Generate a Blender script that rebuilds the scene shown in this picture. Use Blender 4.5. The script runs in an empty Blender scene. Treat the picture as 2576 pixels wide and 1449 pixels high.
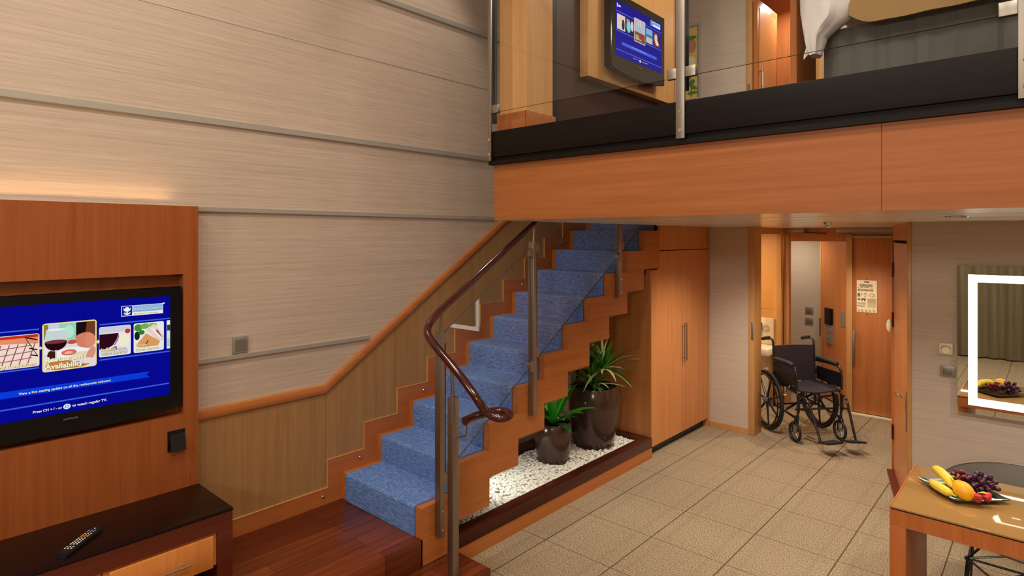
import bpy, bmesh, math, random
from mathutils import Vector, Matrix
random.seed(7)
SC = bpy.context.scene
C = SC.collection
PI = math.pi
V = Vector

# ------------------------------------------------------------------ materials
def L(v):
    v /= 255.0
    return v / 12.92 if v <= 0.04045 else ((v + 0.055) / 1.055) ** 2.4
def S(r, g, b): return (L(r), L(g), L(b), 1.0)

def new_mat(name):
    m = bpy.data.materials.new(name); m.use_nodes = True
    nt = m.node_tree
    return m, nt, nt.nodes['Principled BSDF']

def plain(name, col, rough=0.5, metal=0.0, spec=0.5, coat=0.0, trans=0.0, bump=0.0, bscale=80, sub=0.0):
    m, nt, p = new_mat(name)
    p.inputs['Base Color'].default_value = col
    p.inputs['Roughness'].default_value = rough
    p.inputs['Metallic'].default_value = metal
    p.inputs['Specular IOR Level'].default_value = spec
    p.inputs['Coat Weight'].default_value = coat
    p.inputs['Coat Roughness'].default_value = 0.08
    if bump:
        tc = nt.nodes.new('ShaderNodeTexCoord'); n = nt.nodes.new('ShaderNodeTexNoise')
        n.inputs['Scale'].default_value = bscale; n.inputs['Detail'].default_value = 3
        b = nt.nodes.new('ShaderNodeBump'); b.inputs['Strength'].default_value = bump; b.inputs['Distance'].default_value = 0.004
        nt.links.new(tc.outputs['Object'], n.inputs['Vector']); nt.links.new(n.outputs['Fac'], b.inputs['Height'])
        nt.links.new(b.outputs['Normal'], p.inputs['Normal'])
    return m

def grain(name, c1, c2, axis='Z', s=1.0, rough=0.35, world=False, fine=0.35, coat=0.0, spec=0.4, stretch=28.0, lo=0.3, hi=0.72, bump=0.0):
    """wood / streaked wallpaper: noise stretched along one axis"""
    m, nt, p = new_mat(name)
    N = nt.nodes; K = nt.links
    if world:
        src = N.new('ShaderNodeNewGeometry').outputs['Position']
    else:
        src = N.new('ShaderNodeTexCoord').outputs['Object']
    mp = N.new('ShaderNodeMapping')
    sc = {'X': (1, stretch, stretch), 'Y': (stretch, 1, stretch), 'Z': (stretch, stretch, 1)}[axis]
    mp.inputs['Scale'].default_value = [v * s for v in sc]
    K.new(src, mp.inputs['Vector'])
    n1 = N.new('ShaderNodeTexNoise'); n1.inputs['Scale'].default_value = 0.9; n1.inputs['Detail'].default_value = 5; n1.inputs['Distortion'].default_value = 0.25
    n2 = N.new('ShaderNodeTexNoise'); n2.inputs['Scale'].default_value = 5.0; n2.inputs['Detail'].default_value = 3
    K.new(mp.outputs[0], n1.inputs['Vector']); K.new(mp.outputs[0], n2.inputs['Vector'])
    mx = N.new('ShaderNodeMix'); mx.data_type = 'FLOAT'; mx.inputs[0].default_value = fine
    K.new(n1.outputs['Fac'], mx.inputs[2]); K.new(n2.outputs['Fac'], mx.inputs[3])
    r = N.new('ShaderNodeValToRGB'); r.color_ramp.elements[0].position = lo; r.color_ramp.elements[1].position = hi
    r.color_ramp.elements[0].color = c1; r.color_ramp.elements[1].color = c2
    K.new(mx.outputs[0], r.inputs['Fac']); K.new(r.outputs['Color'], p.inputs['Base Color'])
    p.inputs['Roughness'].default_value = rough; p.inputs['Specular IOR Level'].default_value = spec
    p.inputs['Coat Weight'].default_value = coat; p.inputs['Coat Roughness'].default_value = 0.12
    if bump:
        b = N.new('ShaderNodeBump'); b.inputs['Strength'].default_value = bump; b.inputs['Distance'].default_value = 0.002
        K.new(mx.outputs[0], b.inputs['Height']); K.new(b.outputs['Normal'], p.inputs['Normal'])
    return m

_em = {}
def emis(r, g, b, k=1.0):
    key = (r, g, b, k)
    if key in _em: return _em[key]
    m = bpy.data.materials.new('glow_%d_%d_%d' % (r, g, b)); m.use_nodes = True
    nt = m.node_tree; nt.nodes.remove(nt.nodes['Principled BSDF'])
    e = nt.nodes.new('ShaderNodeEmission'); e.inputs['Color'].default_value = S(r, g, b); e.inputs['Strength'].default_value = k
    nt.links.new(e.outputs[0], nt.nodes['Material Output'].inputs['Surface'])
    _em[key] = m
    return m

def glass(name, tint):
    m = bpy.data.materials.new(name); m.use_nodes = True
    nt = m.node_tree; N = nt.nodes; K = nt.links; N.remove(N['Principled BSDF'])
    t = N.new('ShaderNodeBsdfTransparent'); t.inputs['Color'].default_value = tint
    g = N.new('ShaderNodeBsdfGlossy'); g.inputs['Roughness'].default_value = 0.01
    lw = N.new('ShaderNodeLayerWeight'); lw.inputs['Blend'].default_value = 0.5
    pw = N.new('ShaderNodeMath'); pw.operation = 'POWER'; pw.inputs[1].default_value = 5.0
    ma = N.new('ShaderNodeMath'); ma.operation = 'MULTIPLY_ADD'; ma.inputs[1].default_value = 0.7; ma.inputs[2].default_value = 0.03
    mx = N.new('ShaderNodeMixShader')
    K.new(lw.outputs['Facing'], pw.inputs[0]); K.new(pw.outputs[0], ma.inputs[0]); K.new(ma.outputs[0], mx.inputs[0])
    K.new(t.outputs[0], mx.inputs[1]); K.new(g.outputs[0], mx.inputs[2]); K.new(mx.outputs[0], N['Material Output'].inputs['Surface'])
    return m

def carpet_tiles():
    m, nt, p = new_mat('carpet_tiles'); N = nt.nodes; K = nt.links
    pos = N.new('ShaderNodeNewGeometry').outputs['Position']
    sp = N.new('ShaderNodeSeparateXYZ'); K.new(pos, sp.inputs[0])
    def line(out, off, w, period=0.5, jit=None):
        a = N.new('ShaderNodeMath'); a.operation = 'SUBTRACT'; K.new(out, a.inputs[0]); a.inputs[1].default_value = off
        b = N.new('ShaderNodeMath'); b.operation = 'WRAP'; K.new(a.outputs[0], b.inputs[0]); b.inputs[1].default_value = period / 2; b.inputs[2].default_value = -period / 2
        c = N.new('ShaderNodeMath'); c.operation = 'ABSOLUTE'; K.new(b.outputs[0], c.inputs[0])
        d = N.new('ShaderNodeMapRange'); d.inputs['From Min'].default_value = w; d.inputs['From Max'].default_value = w * 0.5
        K.new(c.outputs[0], d.inputs['Value']); return d.outputs[0]
    n = N.new('ShaderNodeTexNoise'); n.inputs['Scale'].default_value = 130; n.inputs['Detail'].default_value = 4; K.new(pos, n.inputs['Vector'])
    n2 = N.new('ShaderNodeTexNoise'); n2.inputs['Scale'].default_value = 1.6; n2.inputs['Detail'].default_value = 2; K.new(pos, n2.inputs['Vector'])
    r = N.new('ShaderNodeValToRGB'); r.color_ramp.elements[0].position = 0.33; r.color_ramp.elements[1].position = 0.68
    r.color_ramp.elements[0].color = S(96, 82, 64); r.color_ramp.elements[1].color = S(192, 168, 134)
    K.new(n.outputs['Fac'], r.inputs['Fac'])
    col = r.outputs['Color']
    nl = N.new('ShaderNodeTexNoise'); nl.inputs['Scale'].default_value = 60; K.new(pos, nl.inputs['Vector'])
    def over(col, fac, c, amt, noisy=True):
        mu = N.new('ShaderNodeMath'); mu.operation = 'MULTIPLY'; K.new(fac, mu.inputs[0]); mu.inputs[1].default_value = amt
        f = mu.outputs[0]
        if noisy:
            m2 = N.new('ShaderNodeMath'); m2.operation = 'MULTIPLY'; K.new(f, m2.inputs[0]); K.new(nl.outputs['Fac'], m2.inputs[1]); f = m2.outputs[0]
        mx = N.new('ShaderNodeMix'); mx.data_type = 'RGBA'; K.new(f, mx.inputs[0]); K.new(col, mx.inputs[6]); mx.inputs[7].default_value = c
        return mx.outputs[2]
    col = over(col, line(sp.outputs['X'], 0.09, 0.022), S(120, 104, 84), 0.35)
    col = over(col, line(sp.outputs['X'], -0.09, 0.018), S(120, 102, 84), 0.35)
    col = over(col, line(sp.outputs['Y'], 0.03, 0.012), S(128, 100, 78), 0.3)
    col = over(col, line(sp.outputs['Y'], 0.17, 0.012), S(128, 100, 78), 0.3)
    col = over(col, line(sp.outputs['X'], 0.01, 0.0052), S(66, 62, 50), 0.9, False)
    col = over(col, line(sp.outputs['Y'], 0.10, 0.0045), S(96, 70, 50), 0.8, False)
    K.new(col, p.inputs['Base Color']); p.inputs['Roughness'].default_value = 0.95; p.inputs['Specular IOR Level'].default_value = 0.1
    b = N.new('ShaderNodeBump'); b.inputs['Strength'].default_value = 0.5; b.inputs['Distance'].default_value = 0.004
    K.new(n.outputs['Fac'], b.inputs['Height']); K.new(b.outputs['Normal'], p.inputs['Normal'])
    return m

def blue_carpet():
    m, nt, p = new_mat('blue_stair_carpet'); N = nt.nodes; K = nt.links
    tc = N.new('ShaderNodeTexCoord').outputs['Object']
    mp = N.new('ShaderNodeMapping'); mp.inputs['Scale'].default_value = (26, 130, 130); K.new(tc, mp.inputs['Vector'])
    n = N.new('ShaderNodeTexNoise'); n.inputs['Scale'].default_value = 1.0; n.inputs['Detail'].default_value = 4; K.new(mp.outputs[0], n.inputs['Vector'])
    n2 = N.new('ShaderNodeTexNoise'); n2.inputs['Scale'].default_value = 160; K.new(tc, n2.inputs['Vector'])
    mx = N.new('ShaderNodeMix'); mx.data_type = 'FLOAT'; mx.inputs[0].default_value = 0.5
    K.new(n.outputs['Fac'], mx.inputs[2]); K.new(n2.outputs['Fac'], mx.inputs[3])
    r = N.new('ShaderNodeValToRGB'); r.color_ramp.elements[0].position = 0.34; r.color_ramp.elements[1].position = 0.66
    r.color_ramp.elements[0].color = S(56, 86, 150); r.color_ramp.elements[1].color = S(128, 158, 210)
    K.new(mx.outputs[0], r.inputs['Fac']); K.new(r.outputs['Color'], p.inputs['Base Color'])
    p.inputs['Roughness'].default_value = 0.95; p.inputs['Specular IOR Level'].default_value = 0.1
    b = N.new('ShaderNodeBump'); b.inputs['Strength'].default_value = 0.6; b.inputs['Distance'].default_value = 0.004
    K.new(n2.outputs['Fac'], b.inputs['Height']); K.new(b.outputs['Normal'], p.inputs['Normal'])
    return m

def planks():
    m, nt, p = new_mat('dark_plank_floor'); N = nt.nodes; K = nt.links
    pos = N.new('ShaderNodeNewGeometry').outputs['Position']
    sp = N.new('ShaderNodeSeparateXYZ'); K.new(pos, sp.inputs[0])
    cb = N.new('ShaderNodeCombineXYZ'); K.new(sp.outputs['Y'], cb.inputs[0]); K.new(sp.outputs['X'], cb.inputs[1])
    br = N.new('ShaderNodeTexBrick'); K.new(cb.outputs[0], br.inputs['Vector']); br.inputs['Scale'].default_value = 1.0
    br.inputs['Brick Width'].default_value = 0.75; br.inputs['Row Height'].default_value = 0.115; br.inputs['Mortar Size'].default_value = 0.0012; br.offset = 0.37
    br.inputs['Color1'].default_value = S(90, 37, 17); br.inputs['Color2'].default_value = S(126, 60, 30); br.inputs['Mortar'].default_value = S(40, 14, 8)
    mp = N.new('ShaderNodeMapping'); mp.inputs['Scale'].default_value = (45, 2.5, 45); K.new(pos, mp.inputs['Vector'])
    n = N.new('ShaderNodeTexNoise'); n.inputs['Scale'].default_value = 1.0; n.inputs['Detail'].default_value = 4; K.new(mp.outputs[0], n.inputs['Vector'])
    mr = N.new('ShaderNodeMapRange'); mr.inputs['From Min'].default_value = .3; mr.inputs['From Max'].default_value = .7; mr.inputs['To Min'].default_value = .65; mr.inputs['To Max'].default_value = 1.2; K.new(n.outputs['Fac'], mr.inputs['Value'])
    mx = N.new('ShaderNodeMix'); mx.data_type = 'RGBA'; mx.blend_type = 'MULTIPLY'; mx.inputs[0].default_value = 1.0
    K.new(br.outputs['Color'], mx.inputs[6]); K.new(mr.outputs[0], mx.inputs[7]); K.new(mx.outputs[2], p.inputs['Base Color'])
    p.inputs['Roughness'].default_value = 0.28; p.inputs['Specular IOR Level'].default_value = 0.4
    return m

M = {}
M['wallpaper'] = grain('striped_wallpaper', S(164, 144, 126), S(202, 180, 160), 'Y', 1.0, 0.7, True, 0.6, spec=0.2, stretch=120, bump=0.1)
M['wallpaper_x'] = grain('striped_wallpaper_x', S(178, 160, 142), S(212, 194, 174), 'X', 1.0, 0.7, True, 0.6, spec=0.2, stretch=120, bump=0.1)
M['carpet'] = carpet_tiles()
M['blue'] = blue_carpet()
M['wood_v'] = grain('cherry_veneer_vertical', S(172, 100, 50), S(198, 126, 72), 'Z', 1.0, 0.32)
M['wood_tv'] = grain('red_cherry_veneer', S(132, 64, 24), S(160, 88, 42), 'Z', 0.8, 0.34, lo=0.25, hi=0.8)
M['wood_y'] = grain('cherry_veneer_along_stairs', S(164, 92, 40), S(188, 116, 58), 'Y', 1.0, 0.35)
M['wood_x'] = grain('cherry_veneer_fascia', S(142, 80, 38), S(166, 100, 52), 'X', 1.0, 0.45, spec=0.25)
M['wood_skirt'] = grain('cherry_skirting', S(164, 88, 40), S(182, 106, 52), 'Y', 1.0, 0.35)
M['wainscot'] = grain('brown_wainscot_veneer', S(146, 104, 60), S(168, 126, 78), 'Z', 1.2, 0.4, True)
M['dark_floor'] = planks()
M['dark_wood'] = grain('dark_mahogany', S(52, 18, 10), S(78, 30, 18), 'Y', 1.0, 0.22)
M['dark_face'] = grain('mahogany_frame', S(78, 26, 12), S(104, 42, 22), 'Y', 1.0, 0.3)
M['black_glass'] = plain('dark_bench_top', S(26, 8, 5), 0.3, spec=0.25)
M['wood_wardrobe'] = grain('cherry_wardrobe_veneer', S(184, 116, 64), S(208, 140, 82), 'Z', 1.0, 0.35)
M['wenge'] = grain('dark_wenge', S(13, 8, 5), S(26, 16, 11), 'X', 1.0, 0.5, spec=0.15)
M['honey_v'] = grain('honey_veneer', S(184, 132, 74), S(204, 154, 96), 'Z', 1.0, 0.35)
M['handrail'] = grain('mahogany_handrail', S(48, 14, 10), S(76, 26, 18), 'Y', 1.0, 0.14, coat=0.6)
M['drawer'] = grain('light_cherry_drawer', S(196, 116, 50), S(216, 140, 72), 'Z', 1.4, 0.35)
M['steel'] = plain('brushed_steel', S(160, 150, 138), 0.42, 1.0)
M['chrome'] = plain('chrome', S(215, 212, 208), 0.12, 1.0)
M['trim'] = plain('aluminium_trim', S(176, 170, 158), 0.4, 0.25)
M['ceil_gloss'] = plain('glossy_ceiling_panel', S(236, 228, 212), 0.2, 0.0, spec=0.6)
M['ceiling'] = plain('white_ceiling', S(226, 220, 208), 0.8)
M['black'] = plain('black_plastic', S(14, 14, 15), 0.35)
M['gloss_black'] = plain('gloss_black_plastic', S(7, 7, 9), 0.08, spec=0.35)
M['black_metal'] = plain('black_painted_steel', S(16, 16, 18), 0.2, spec=0.7)
M['rubber'] = plain('black_rubber', S(20, 20, 20), 0.6)
M['vinyl'] = plain('dark_vinyl_cloth', S(46, 35, 44), 0.5, bump=0.3, bscale=200)
M['navy'] = plain('black_navy_panel', S(14, 15, 22), 0.4)
M['mirror'] = plain('mirror_silver', (0.82, 0.83, 0.78, 1), 0.01, 1.0)
M['amber'] = plain('amber_wall', S(222, 164, 92), 0.45)
M['cream'] = plain('cream_plastic', S(240, 226, 196), 0.45)
M['beige'] = plain('beige_plastic', S(214, 204, 160), 0.4)
M['greyplate'] = plain('grey_switch_plate', S(150, 142, 130), 0.35, 0.4)
M['greyrocker'] = plain('grey_rocker', S(122, 114, 104), 0.35, 0.3)
M['pot'] = plain('bronze_pot_glaze', S(78, 56, 48), 0.2, 0.35, coat=0.3)
M['stone_black'] = plain('polished_black_stone', S(22, 24, 25), 0.08)
M['pebble'] = plain('white_pebble', S(226, 220, 204), 0.55)
M['leaf'] = grain('green_leaf', S(36, 116, 34), S(88, 170, 58), 'Z', 1.0, 0.35)
M['leaf_uplit'] = plain('uplit_green_leaf', S(74, 196, 54), 0.4)  # base green raised to carry the uplight on the small plant
M['leaf_dark'] = plain('dark_green_leaf', S(38, 92, 42), 0.35)
M['leaf_edge'] = plain('cream_striped_leaf', S(190, 206, 128), 0.4)
M['glass'] = glass('clear_glass', (0.985, 0.99, 0.985, 1))
M['glass_edge'] = plain('glass_edge', S(44, 60, 54), 0.1, spec=0.8)
M['white_cloth'] = plain('white_duvet_cloth', S(236, 226, 220), 0.9, bump=0.25, bscale=14)
M['tan_cloth'] = plain('tan_bedspread', S(158, 124, 78), 0.85, bump=0.2, bscale=30)
M['grey_cloth'] = plain('grey_bed_skirt', S(92, 88, 82), 0.9, bump=0.3, bscale=10)
M['dark_brown'] = plain('dark_brown_panel', S(58, 32, 22), 0.45)
M['curtain'] = grain('olive_curtain', S(112, 100, 76), S(150, 138, 108), 'Z', 0.5, 0.85, True)
M['table_glass'] = plain('bronze_table_glass', S(160, 120, 68), 0.04, spec=0.7, coat=0.2)
M['table_wood'] = grain('orange_table_veneer', S(172, 92, 42), S(192, 114, 60), 'Z', 1.0, 0.35)
M['chair_shell'] = plain('dark_grey_shell', S(136, 132, 122), 0.3, 0.35)
M['plate'] = plain('dark_green_glass_plate', S(64, 70, 54), 0.06, spec=0.8)
M['banana'] = grain('banana_skin', S(244, 200, 48), S(250, 220, 92), 'Z', 1.0, 0.45)
M['mango'] = plain('mango_skin', S(250, 178, 22), 0.4)
M['strawberry'] = plain('strawberry_skin', S(214, 44, 48), 0.35, bump=0.5, bscale=400)
M['lime'] = plain('lime_leaf', S(178, 206, 62), 0.5)
M['grape_red'] = plain('red_grape_skin', S(112, 16, 32), 0.18, coat=0.3)
M['grape_purple'] = plain('purple_grape_skin', S(72, 28, 54), 0.28, coat=0.2)
M['stalk'] = plain('brown_stalk', S(92, 66, 34), 0.7)
M['paper'] = plain('cream_paper', S(240, 222, 176), 0.6)
M['ink'] = plain('dark_print', S(70, 50, 44), 0.7)
M['inkblue'] = plain('blue_print', S(96, 110, 128), 0.7)
M['inkgreen'] = plain('green_print', S(70, 120, 104), 0.7)
M['inkred'] = plain('red_print', S(176, 84, 64), 0.7)
M['inkgrey'] = plain('grey_print', S(164, 152, 122), 0.7)
M['lit'] = emis(255, 252, 232, 6.0)
M['art_yellow'] = grain('ochre_canvas', S(206, 168, 66), S(236, 206, 130), 'Z', 0.3, 0.8)

# ------------------------------------------------------------------ mesh helpers
def BM(): return bmesh.new()

def box(bm, x0, x1, y0, y1, z0, z1, bev=0.0, mi=0, seg=2):
    r = bmesh.ops.create_cube(bm, size=1.0)
    vs = r['verts']
    for v in vs:
        v.co = V(((x0 + x1) / 2 + v.co.x * (x1 - x0), (y0 + y1) / 2 + v.co.y * (y1 - y0), (z0 + z1) / 2 + v.co.z * (z1 - z0)))
    fs = set(f for v in vs for f in v.link_faces)
    for f in fs: f.material_index = mi
    if bev:
        es = set(e for v in vs for e in v.link_edges)
        r = bmesh.ops.bevel(bm, geom=list(es), offset=bev, segments=seg, affect='EDGES', profile=0.5)
        for f in r['faces']: f.material_index = mi
    return bm

def prism(bm, pts, axis, a0, a1, mi=0):
    """polygon pts (u,v) extruded along axis; X: (y,z)  Y: (x,z)  Z: (x,y)"""
    def mk(a, p):
        return {'X': (a, p[0], p[1]), 'Y': (p[0], a, p[1]), 'Z': (p[0], p[1], a)}[axis]
    A = [bm.verts.new(mk(a0, p)) for p in pts]; B = [bm.verts.new(mk(a1, p)) for p in pts]
    n = len(pts); fs = [bm.faces.new(A), bm.faces.new(B[::-1])]
    for i in range(n):
        fs.append(bm.faces.new((A[i], B[i], B[(i + 1) % n], A[(i + 1) % n])))
    for f in fs: f.material_index = mi
    bmesh.ops.recalc_face_normals(bm, faces=fs)
    return fs

def tube(bm, pts, r, seg=12, closed=False, mi=0, flat=None):
    pts = [V(p) for p in pts]; n = len(pts)
    rs = r if isinstance(r, (list, tuple)) else [r] * n
    def tang(i):
        if closed: return (pts[(i + 1) % n] - pts[i - 1]).normalized()
        a = pts[max(0, i - 1)]; b = pts[min(n - 1, i + 1)]
        return (b - a).normalized()
    t0 = tang(0); up = V((0, 0, 1)) if abs(t0.z) < 0.9 else V((1, 0, 0))
    nrm = (up - t0 * up.dot(t0)).normalized()
    rings = []
    for i in range(n):
        t = tang(i); nrm = (nrm - t * nrm.dot(t)).normalized(); b = t.cross(nrm)
        ring = []
        for k in range(seg):
            a = 2 * PI * k / seg
            ring.append(bm.verts.new(pts[i] + (nrm * math.cos(a) + b * math.sin(a)) * rs[i]))
        rings.append(ring)
    fs = []
    for i in range(n if closed else n - 1):
        A = rings[i]; B = rings[(i + 1) % n]
        off = 0
        if closed and i == n - 1:
            off = min(range(seg), key=lambda o: (A[0].co - B[o].co).length)
        for k in range(seg):
            fs.append(bm.faces.new((A[k], A[(k + 1) % seg], B[(k + 1 + off) % seg], B[(k + off) % seg])))
    if not closed:
        fs.append(bm.faces.new(rings[0][::-1])); fs.append(bm.faces.new(rings[-1]))
    for f in fs: f.material_index = mi
    bmesh.ops.recalc_face_normals(bm, faces=fs)
    return bm

def smooth_path(pts, n=6):
    """Catmull-Rom through the points"""
    P = [V(p) for p in pts]; out = []
    for i in range(len(P) - 1):
        p0 = P[max(0, i - 1)]; p1 = P[i]; p2 = P[i + 1]; p3 = P[min(len(P) - 1, i + 2)]
        for k in range(n):
            t = k / n
            out.append(0.5 * ((2 * p1) + (p2 - p0) * t + (2 * p0 - 5 * p1 + 4 * p2 - p3) * t * t + (3 * p1 - p0 - 3 * p2 + p3) * t ** 3))
    out.append(P[-1]); return out

def lathe(bm, prof, c=(0, 0, 0), seg=32, mi=0, mat=None):
    rings = []; fs = []
    for r, z in prof:
        if r < 1e-5:
            rings.append([bm.verts.new((0, 0, z))])
        else:
            rings.append([bm.verts.new((r * math.cos(2 * PI * k / seg), r * math.sin(2 * PI * k / seg), z)) for k in range(seg)])
    for A, B in zip(rings, rings[1:]):
        for k in range(seg):
            a = A[k % len(A)]; a2 = A[(k + 1) % len(A)]; b = B[k % len(B)]; b2 = B[(k + 1) % len(B)]
            q = []
            for v in (a, a2, b2, b):
                if v not in q: q.append(v)
            if len(q) >= 3:
                try: fs.append(bm.faces.new(q))
                except ValueError: pass
    T = mat if mat else Matrix.Identity(4)
    for ring in rings:
        for v in ring: v.co = V(c) + (T @ v.co)
    for f in fs: f.material_index = mi
    bmesh.ops.recalc_face_normals(bm, faces=fs)
    return bm

def ellipsoid(bm, c, rad, rot=None, u=14, v=8, mi=0):
    r = bmesh.ops.create_uvsphere(bm, u_segments=u, v_segments=v, radius=1.0)
    R = rot if rot else Matrix.Identity(3)
    for w in r['verts']:
        w.co = V(c) + R @ V((w.co.x * rad[0], w.co.y * rad[1], w.co.z * rad[2]))
    for f in set(f for w in r['verts'] for f in w.link_faces): f.material_index = mi
    return r['verts']

def disc(bm, c, r, axis, depth=0.004, seg=20, mi=0):
    c = V(c); a = V(axis).normalized()
    tube(bm, [c, c + a * depth], r, seg, mi=mi)

def worldloc(o):
    p = V((0, 0, 0))
    while o is not None:
        p += o.location; o = o.parent
    return p

def obj(name, bm, mats, parent=None, flat=False):
    if not isinstance(mats, (list, tuple)): mats = [mats]
    me = bpy.data.meshes.new(name)
    if not flat:
        for f in bm.faces: f.smooth = True
        for e in bm.edges:
            if len(e.link_faces) != 2 or e.calc_face_angle(9) > 0.62: e.smooth = False
    if parent is not None:
        org = worldloc(parent)
    else:
        xs = [v.co for v in bm.verts]
        org = V(((min(c.x for c in xs) + max(c.x for c in xs)) / 2, (min(c.y for c in xs) + max(c.y for c in xs)) / 2, min(c.z for c in xs)))
    bmesh.ops.translate(bm, verts=bm.verts, vec=-org)
    bm.to_mesh(me); bm.free()
    for m in mats: me.materials.append(M[m] if isinstance(m, str) else m)
    o = bpy.data.objects.new(name, me); C.objects.link(o)
    if parent is not None: o.parent = parent
    else: o.location = org
    return o

def thing(name, label, cat, loc, group=None):
    o = bpy.data.objects.new(name, None); C.objects.link(o); o.location = loc
    o.empty_display_size = 0.1
    o['label'] = label; o['category'] = cat
    if group: o['group'] = group
    return o
def tag(o, label, cat, group=None, kind=None):
    o['label'] = label; o['category'] = cat
    if group: o['group'] = group
    if kind: o['kind'] = kind
    return o
def struct(name, bm, mats, label, cat, parent=None):
    o = obj(name, bm, mats, parent)
    if parent is None:
        o['kind'] = 'structure'; o['label'] = label; o['category'] = cat
    return o
def B(*a, **k): return box(BM(), *a, **k)

def text_bm(s, size, O, SX, TZ, NX, align='LEFT', layer=1, bold=0.0):
    """lettering as a flat mesh: O origin, SX reading direction, TZ up, NX outwards"""
    cu = bpy.data.curves.new('lettering', 'FONT'); cu.body = s; cu.size = size; cu.align_x = align; cu.offset = bold; cu.resolution_u = 2
    o = bpy.data.objects.new('lettering', cu); C.objects.link(o)
    me = bpy.data.meshes.new_from_object(o.evaluated_get(bpy.context.evaluated_depsgraph_get()))
    bpy.data.objects.remove(o); bpy.data.curves.remove(cu)
    bm = BM(); bm.from_mesh(me); bpy.data.meshes.remove(me)
    for v in bm.verts: v.co = V(O) + V(SX) * v.co.x + V(TZ) * v.co.y + V(NX) * (0.00025 * layer)
    return bm

class Flat:
    """flat printed or displayed shapes on a plane; several colours in one mesh"""
    def __init__(s, O, SX, TZ, NX): s.bm = BM(); s.m = []; s.f = (V(O), V(SX), V(TZ), V(NX)); s.lay = 1
    def poly(s, pts, mat):
        if mat not in s.m: s.m.append(mat)
        O, X, Z, N = s.f
        vs = [s.bm.verts.new(O + X * a + Z * b + N * (0.0002 * s.lay)) for a, b in pts]
        f = s.bm.faces.new(vs); f.normal_update()
        if f.normal.dot(N) < 0: f.normal_flip()
        f.material_index = s.m.index(mat); s.lay += 1; return s
    def rect(s, a0, a1, b0, b1, mat, r=0.0):
        if r <= 0: return s.poly([(a0, b0), (a1, b0), (a1, b1), (a0, b1)], mat)
        p = []
        for cx, cy, st in ((a1 - r, b0 + r, -90), (a1 - r, b1 - r, 0), (a0 + r, b1 - r, 90), (a0 + r, b0 + r, 180)):
            for k in range(5):
                t = math.radians(st + 90 * k / 4); p.append((cx + r * math.cos(t), cy + r * math.sin(t)))
        return s.poly(p, mat)
    def ell(s, cx, cy, rx, ry, mat, a0=0, a1=360, n=20, rot=0):
        p = []
        for k in range(n + (0 if a1 - a0 == 360 else 1)):
            t = math.radians(a0 + (a1 - a0) * k / n); x = rx * math.cos(t); y = ry * math.sin(t)
            cr, sr = math.cos(math.radians(rot)), math.sin(math.radians(rot))
            p.append((cx + x * cr - y * sr, cy + x * sr + y * cr))
        return s.poly(p, mat)
    def done(s, name, parent): return obj(name, s.bm, s.m, parent, flat=True)

# ------------------------------------------------------------------ camera
TH = math.radians(41.974)
cam = bpy.data.cameras.new('camera'); cam.sensor_width = 36.0; cam.lens = 36.0 * 1514.02 / 2576.0
cam.shift_y = (595.0 - 724.5) / 2576.0; cam.clip_start = 0.05
co = bpy.data.objects.new('camera', cam); C.objects.link(co); co.location = (0, 0, 2.0); co.rotation_euler = (PI / 2, 0, TH)
SC.camera = co

# ------------------------------------------------------------------ room shell
XW = -3.54            # left wall plane
ZC = 2.10             # low ceiling
ZH = 4.95             # high ceiling
YF = 2.70             # loft front plane
ZL = 2.60             # loft floor
XR = 2.3
struct('floor', B(XW, XR, -2.9, 8.9, -0.06, 0), 'carpet', 'beige carpet tile floor with thin dark grid lines', 'floor')
p = BM(); box(p, XW, -2.70, -2.9, 2.235, 0.0, 0.26, 0.004)
struct('floor_platform', p, 'dark_floor', 'raised dark plank floor in front of the stairs', 'floor')
p = BM(); box(p, -2.70, -2.395, -2.9, 2.482, 0.0, 0.10, 0.006)
struct('floor_step', p, 'dark_floor', 'low dark plank step below the raised floor', 'step')

p = BM(); box(p, XW - 0.1, XW, -2.9, 8.9, 0, ZH)
struct('wall_left', p, 'wallpaper', 'tall beige streaked wall behind the stairs', 'wall')
# thin panel joint in the wallpaper
struct('trim_1', B(XW - 0.001, XW + 0.0025, -2.9, 5.5, 3.232, 3.238), 'trim', 'fine pale joint line across the upper left wall', 'trim')
for i, (z, h, nm) in enumerate(((1.285, 0.03, 'lowest'), (2.135, 0.03, 'second lowest'), (2.628, 0.038, 'third'), (3.66, 0.038, 'topmost'))):
    bm = BM(); prism(bm, [(XW, z), (XW + 0.018, z + 0.006), (XW + 0.022, z + h), (XW, z + h)], 'Y', -2.9, (2.44, 3.72, 5.6, 5.6)[i])
    struct('trim_%d' % (i + 2), bm, 'trim', '%s grey metal strip running along the left wall' % nm, 'trim')

def zt(k): return 0.434 + 0.18 * k
def yt(k): return 2.222 + 0.281 * k
KN = 12
# brown panelling below the sloping rail
RA = (2.097, 1.033)
def rail_z(y): return RA[1] + 0.653 * (y - RA[0])
bm = BM(); prism(bm, [(1.05, 0.26), (2.100, 0.26), (2.100, 0.99), (1.05, 0.99)], 'X', XW, XW + 0.014)
prism(bm, [(2.103, 0.26), (5.55, 2.55), (5.55, rail_z(5.55) - .04), (2.103, 0.99)], 'X', XW, XW + 0.014)
struct('wall_panelling', bm, 'wainscot', 'brown wood panelling on the wall beside the stairs', 'wall panel')
bm = BM()
def railsec(d): return [(XW, -0.055 + d), (XW + 0.028, -0.052 + d), (XW + 0.036, -0.03 + d), (XW + 0.03, 0.0 + d), (XW, 0.003 + d)]
secs = []
for y, z in ((1.05, RA[1]), (RA[0], RA[1]), (5.55, rail_z(5.55))):
    secs.append([bm.verts.new((a, y, z + b)) for a, b in railsec(0)])
for A, Bv in zip(secs, secs[1:]):
    for k in range(5): bm.faces.new((A[k], A[(k + 1) % 5], Bv[(k + 1) % 5], Bv[k]))
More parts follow.
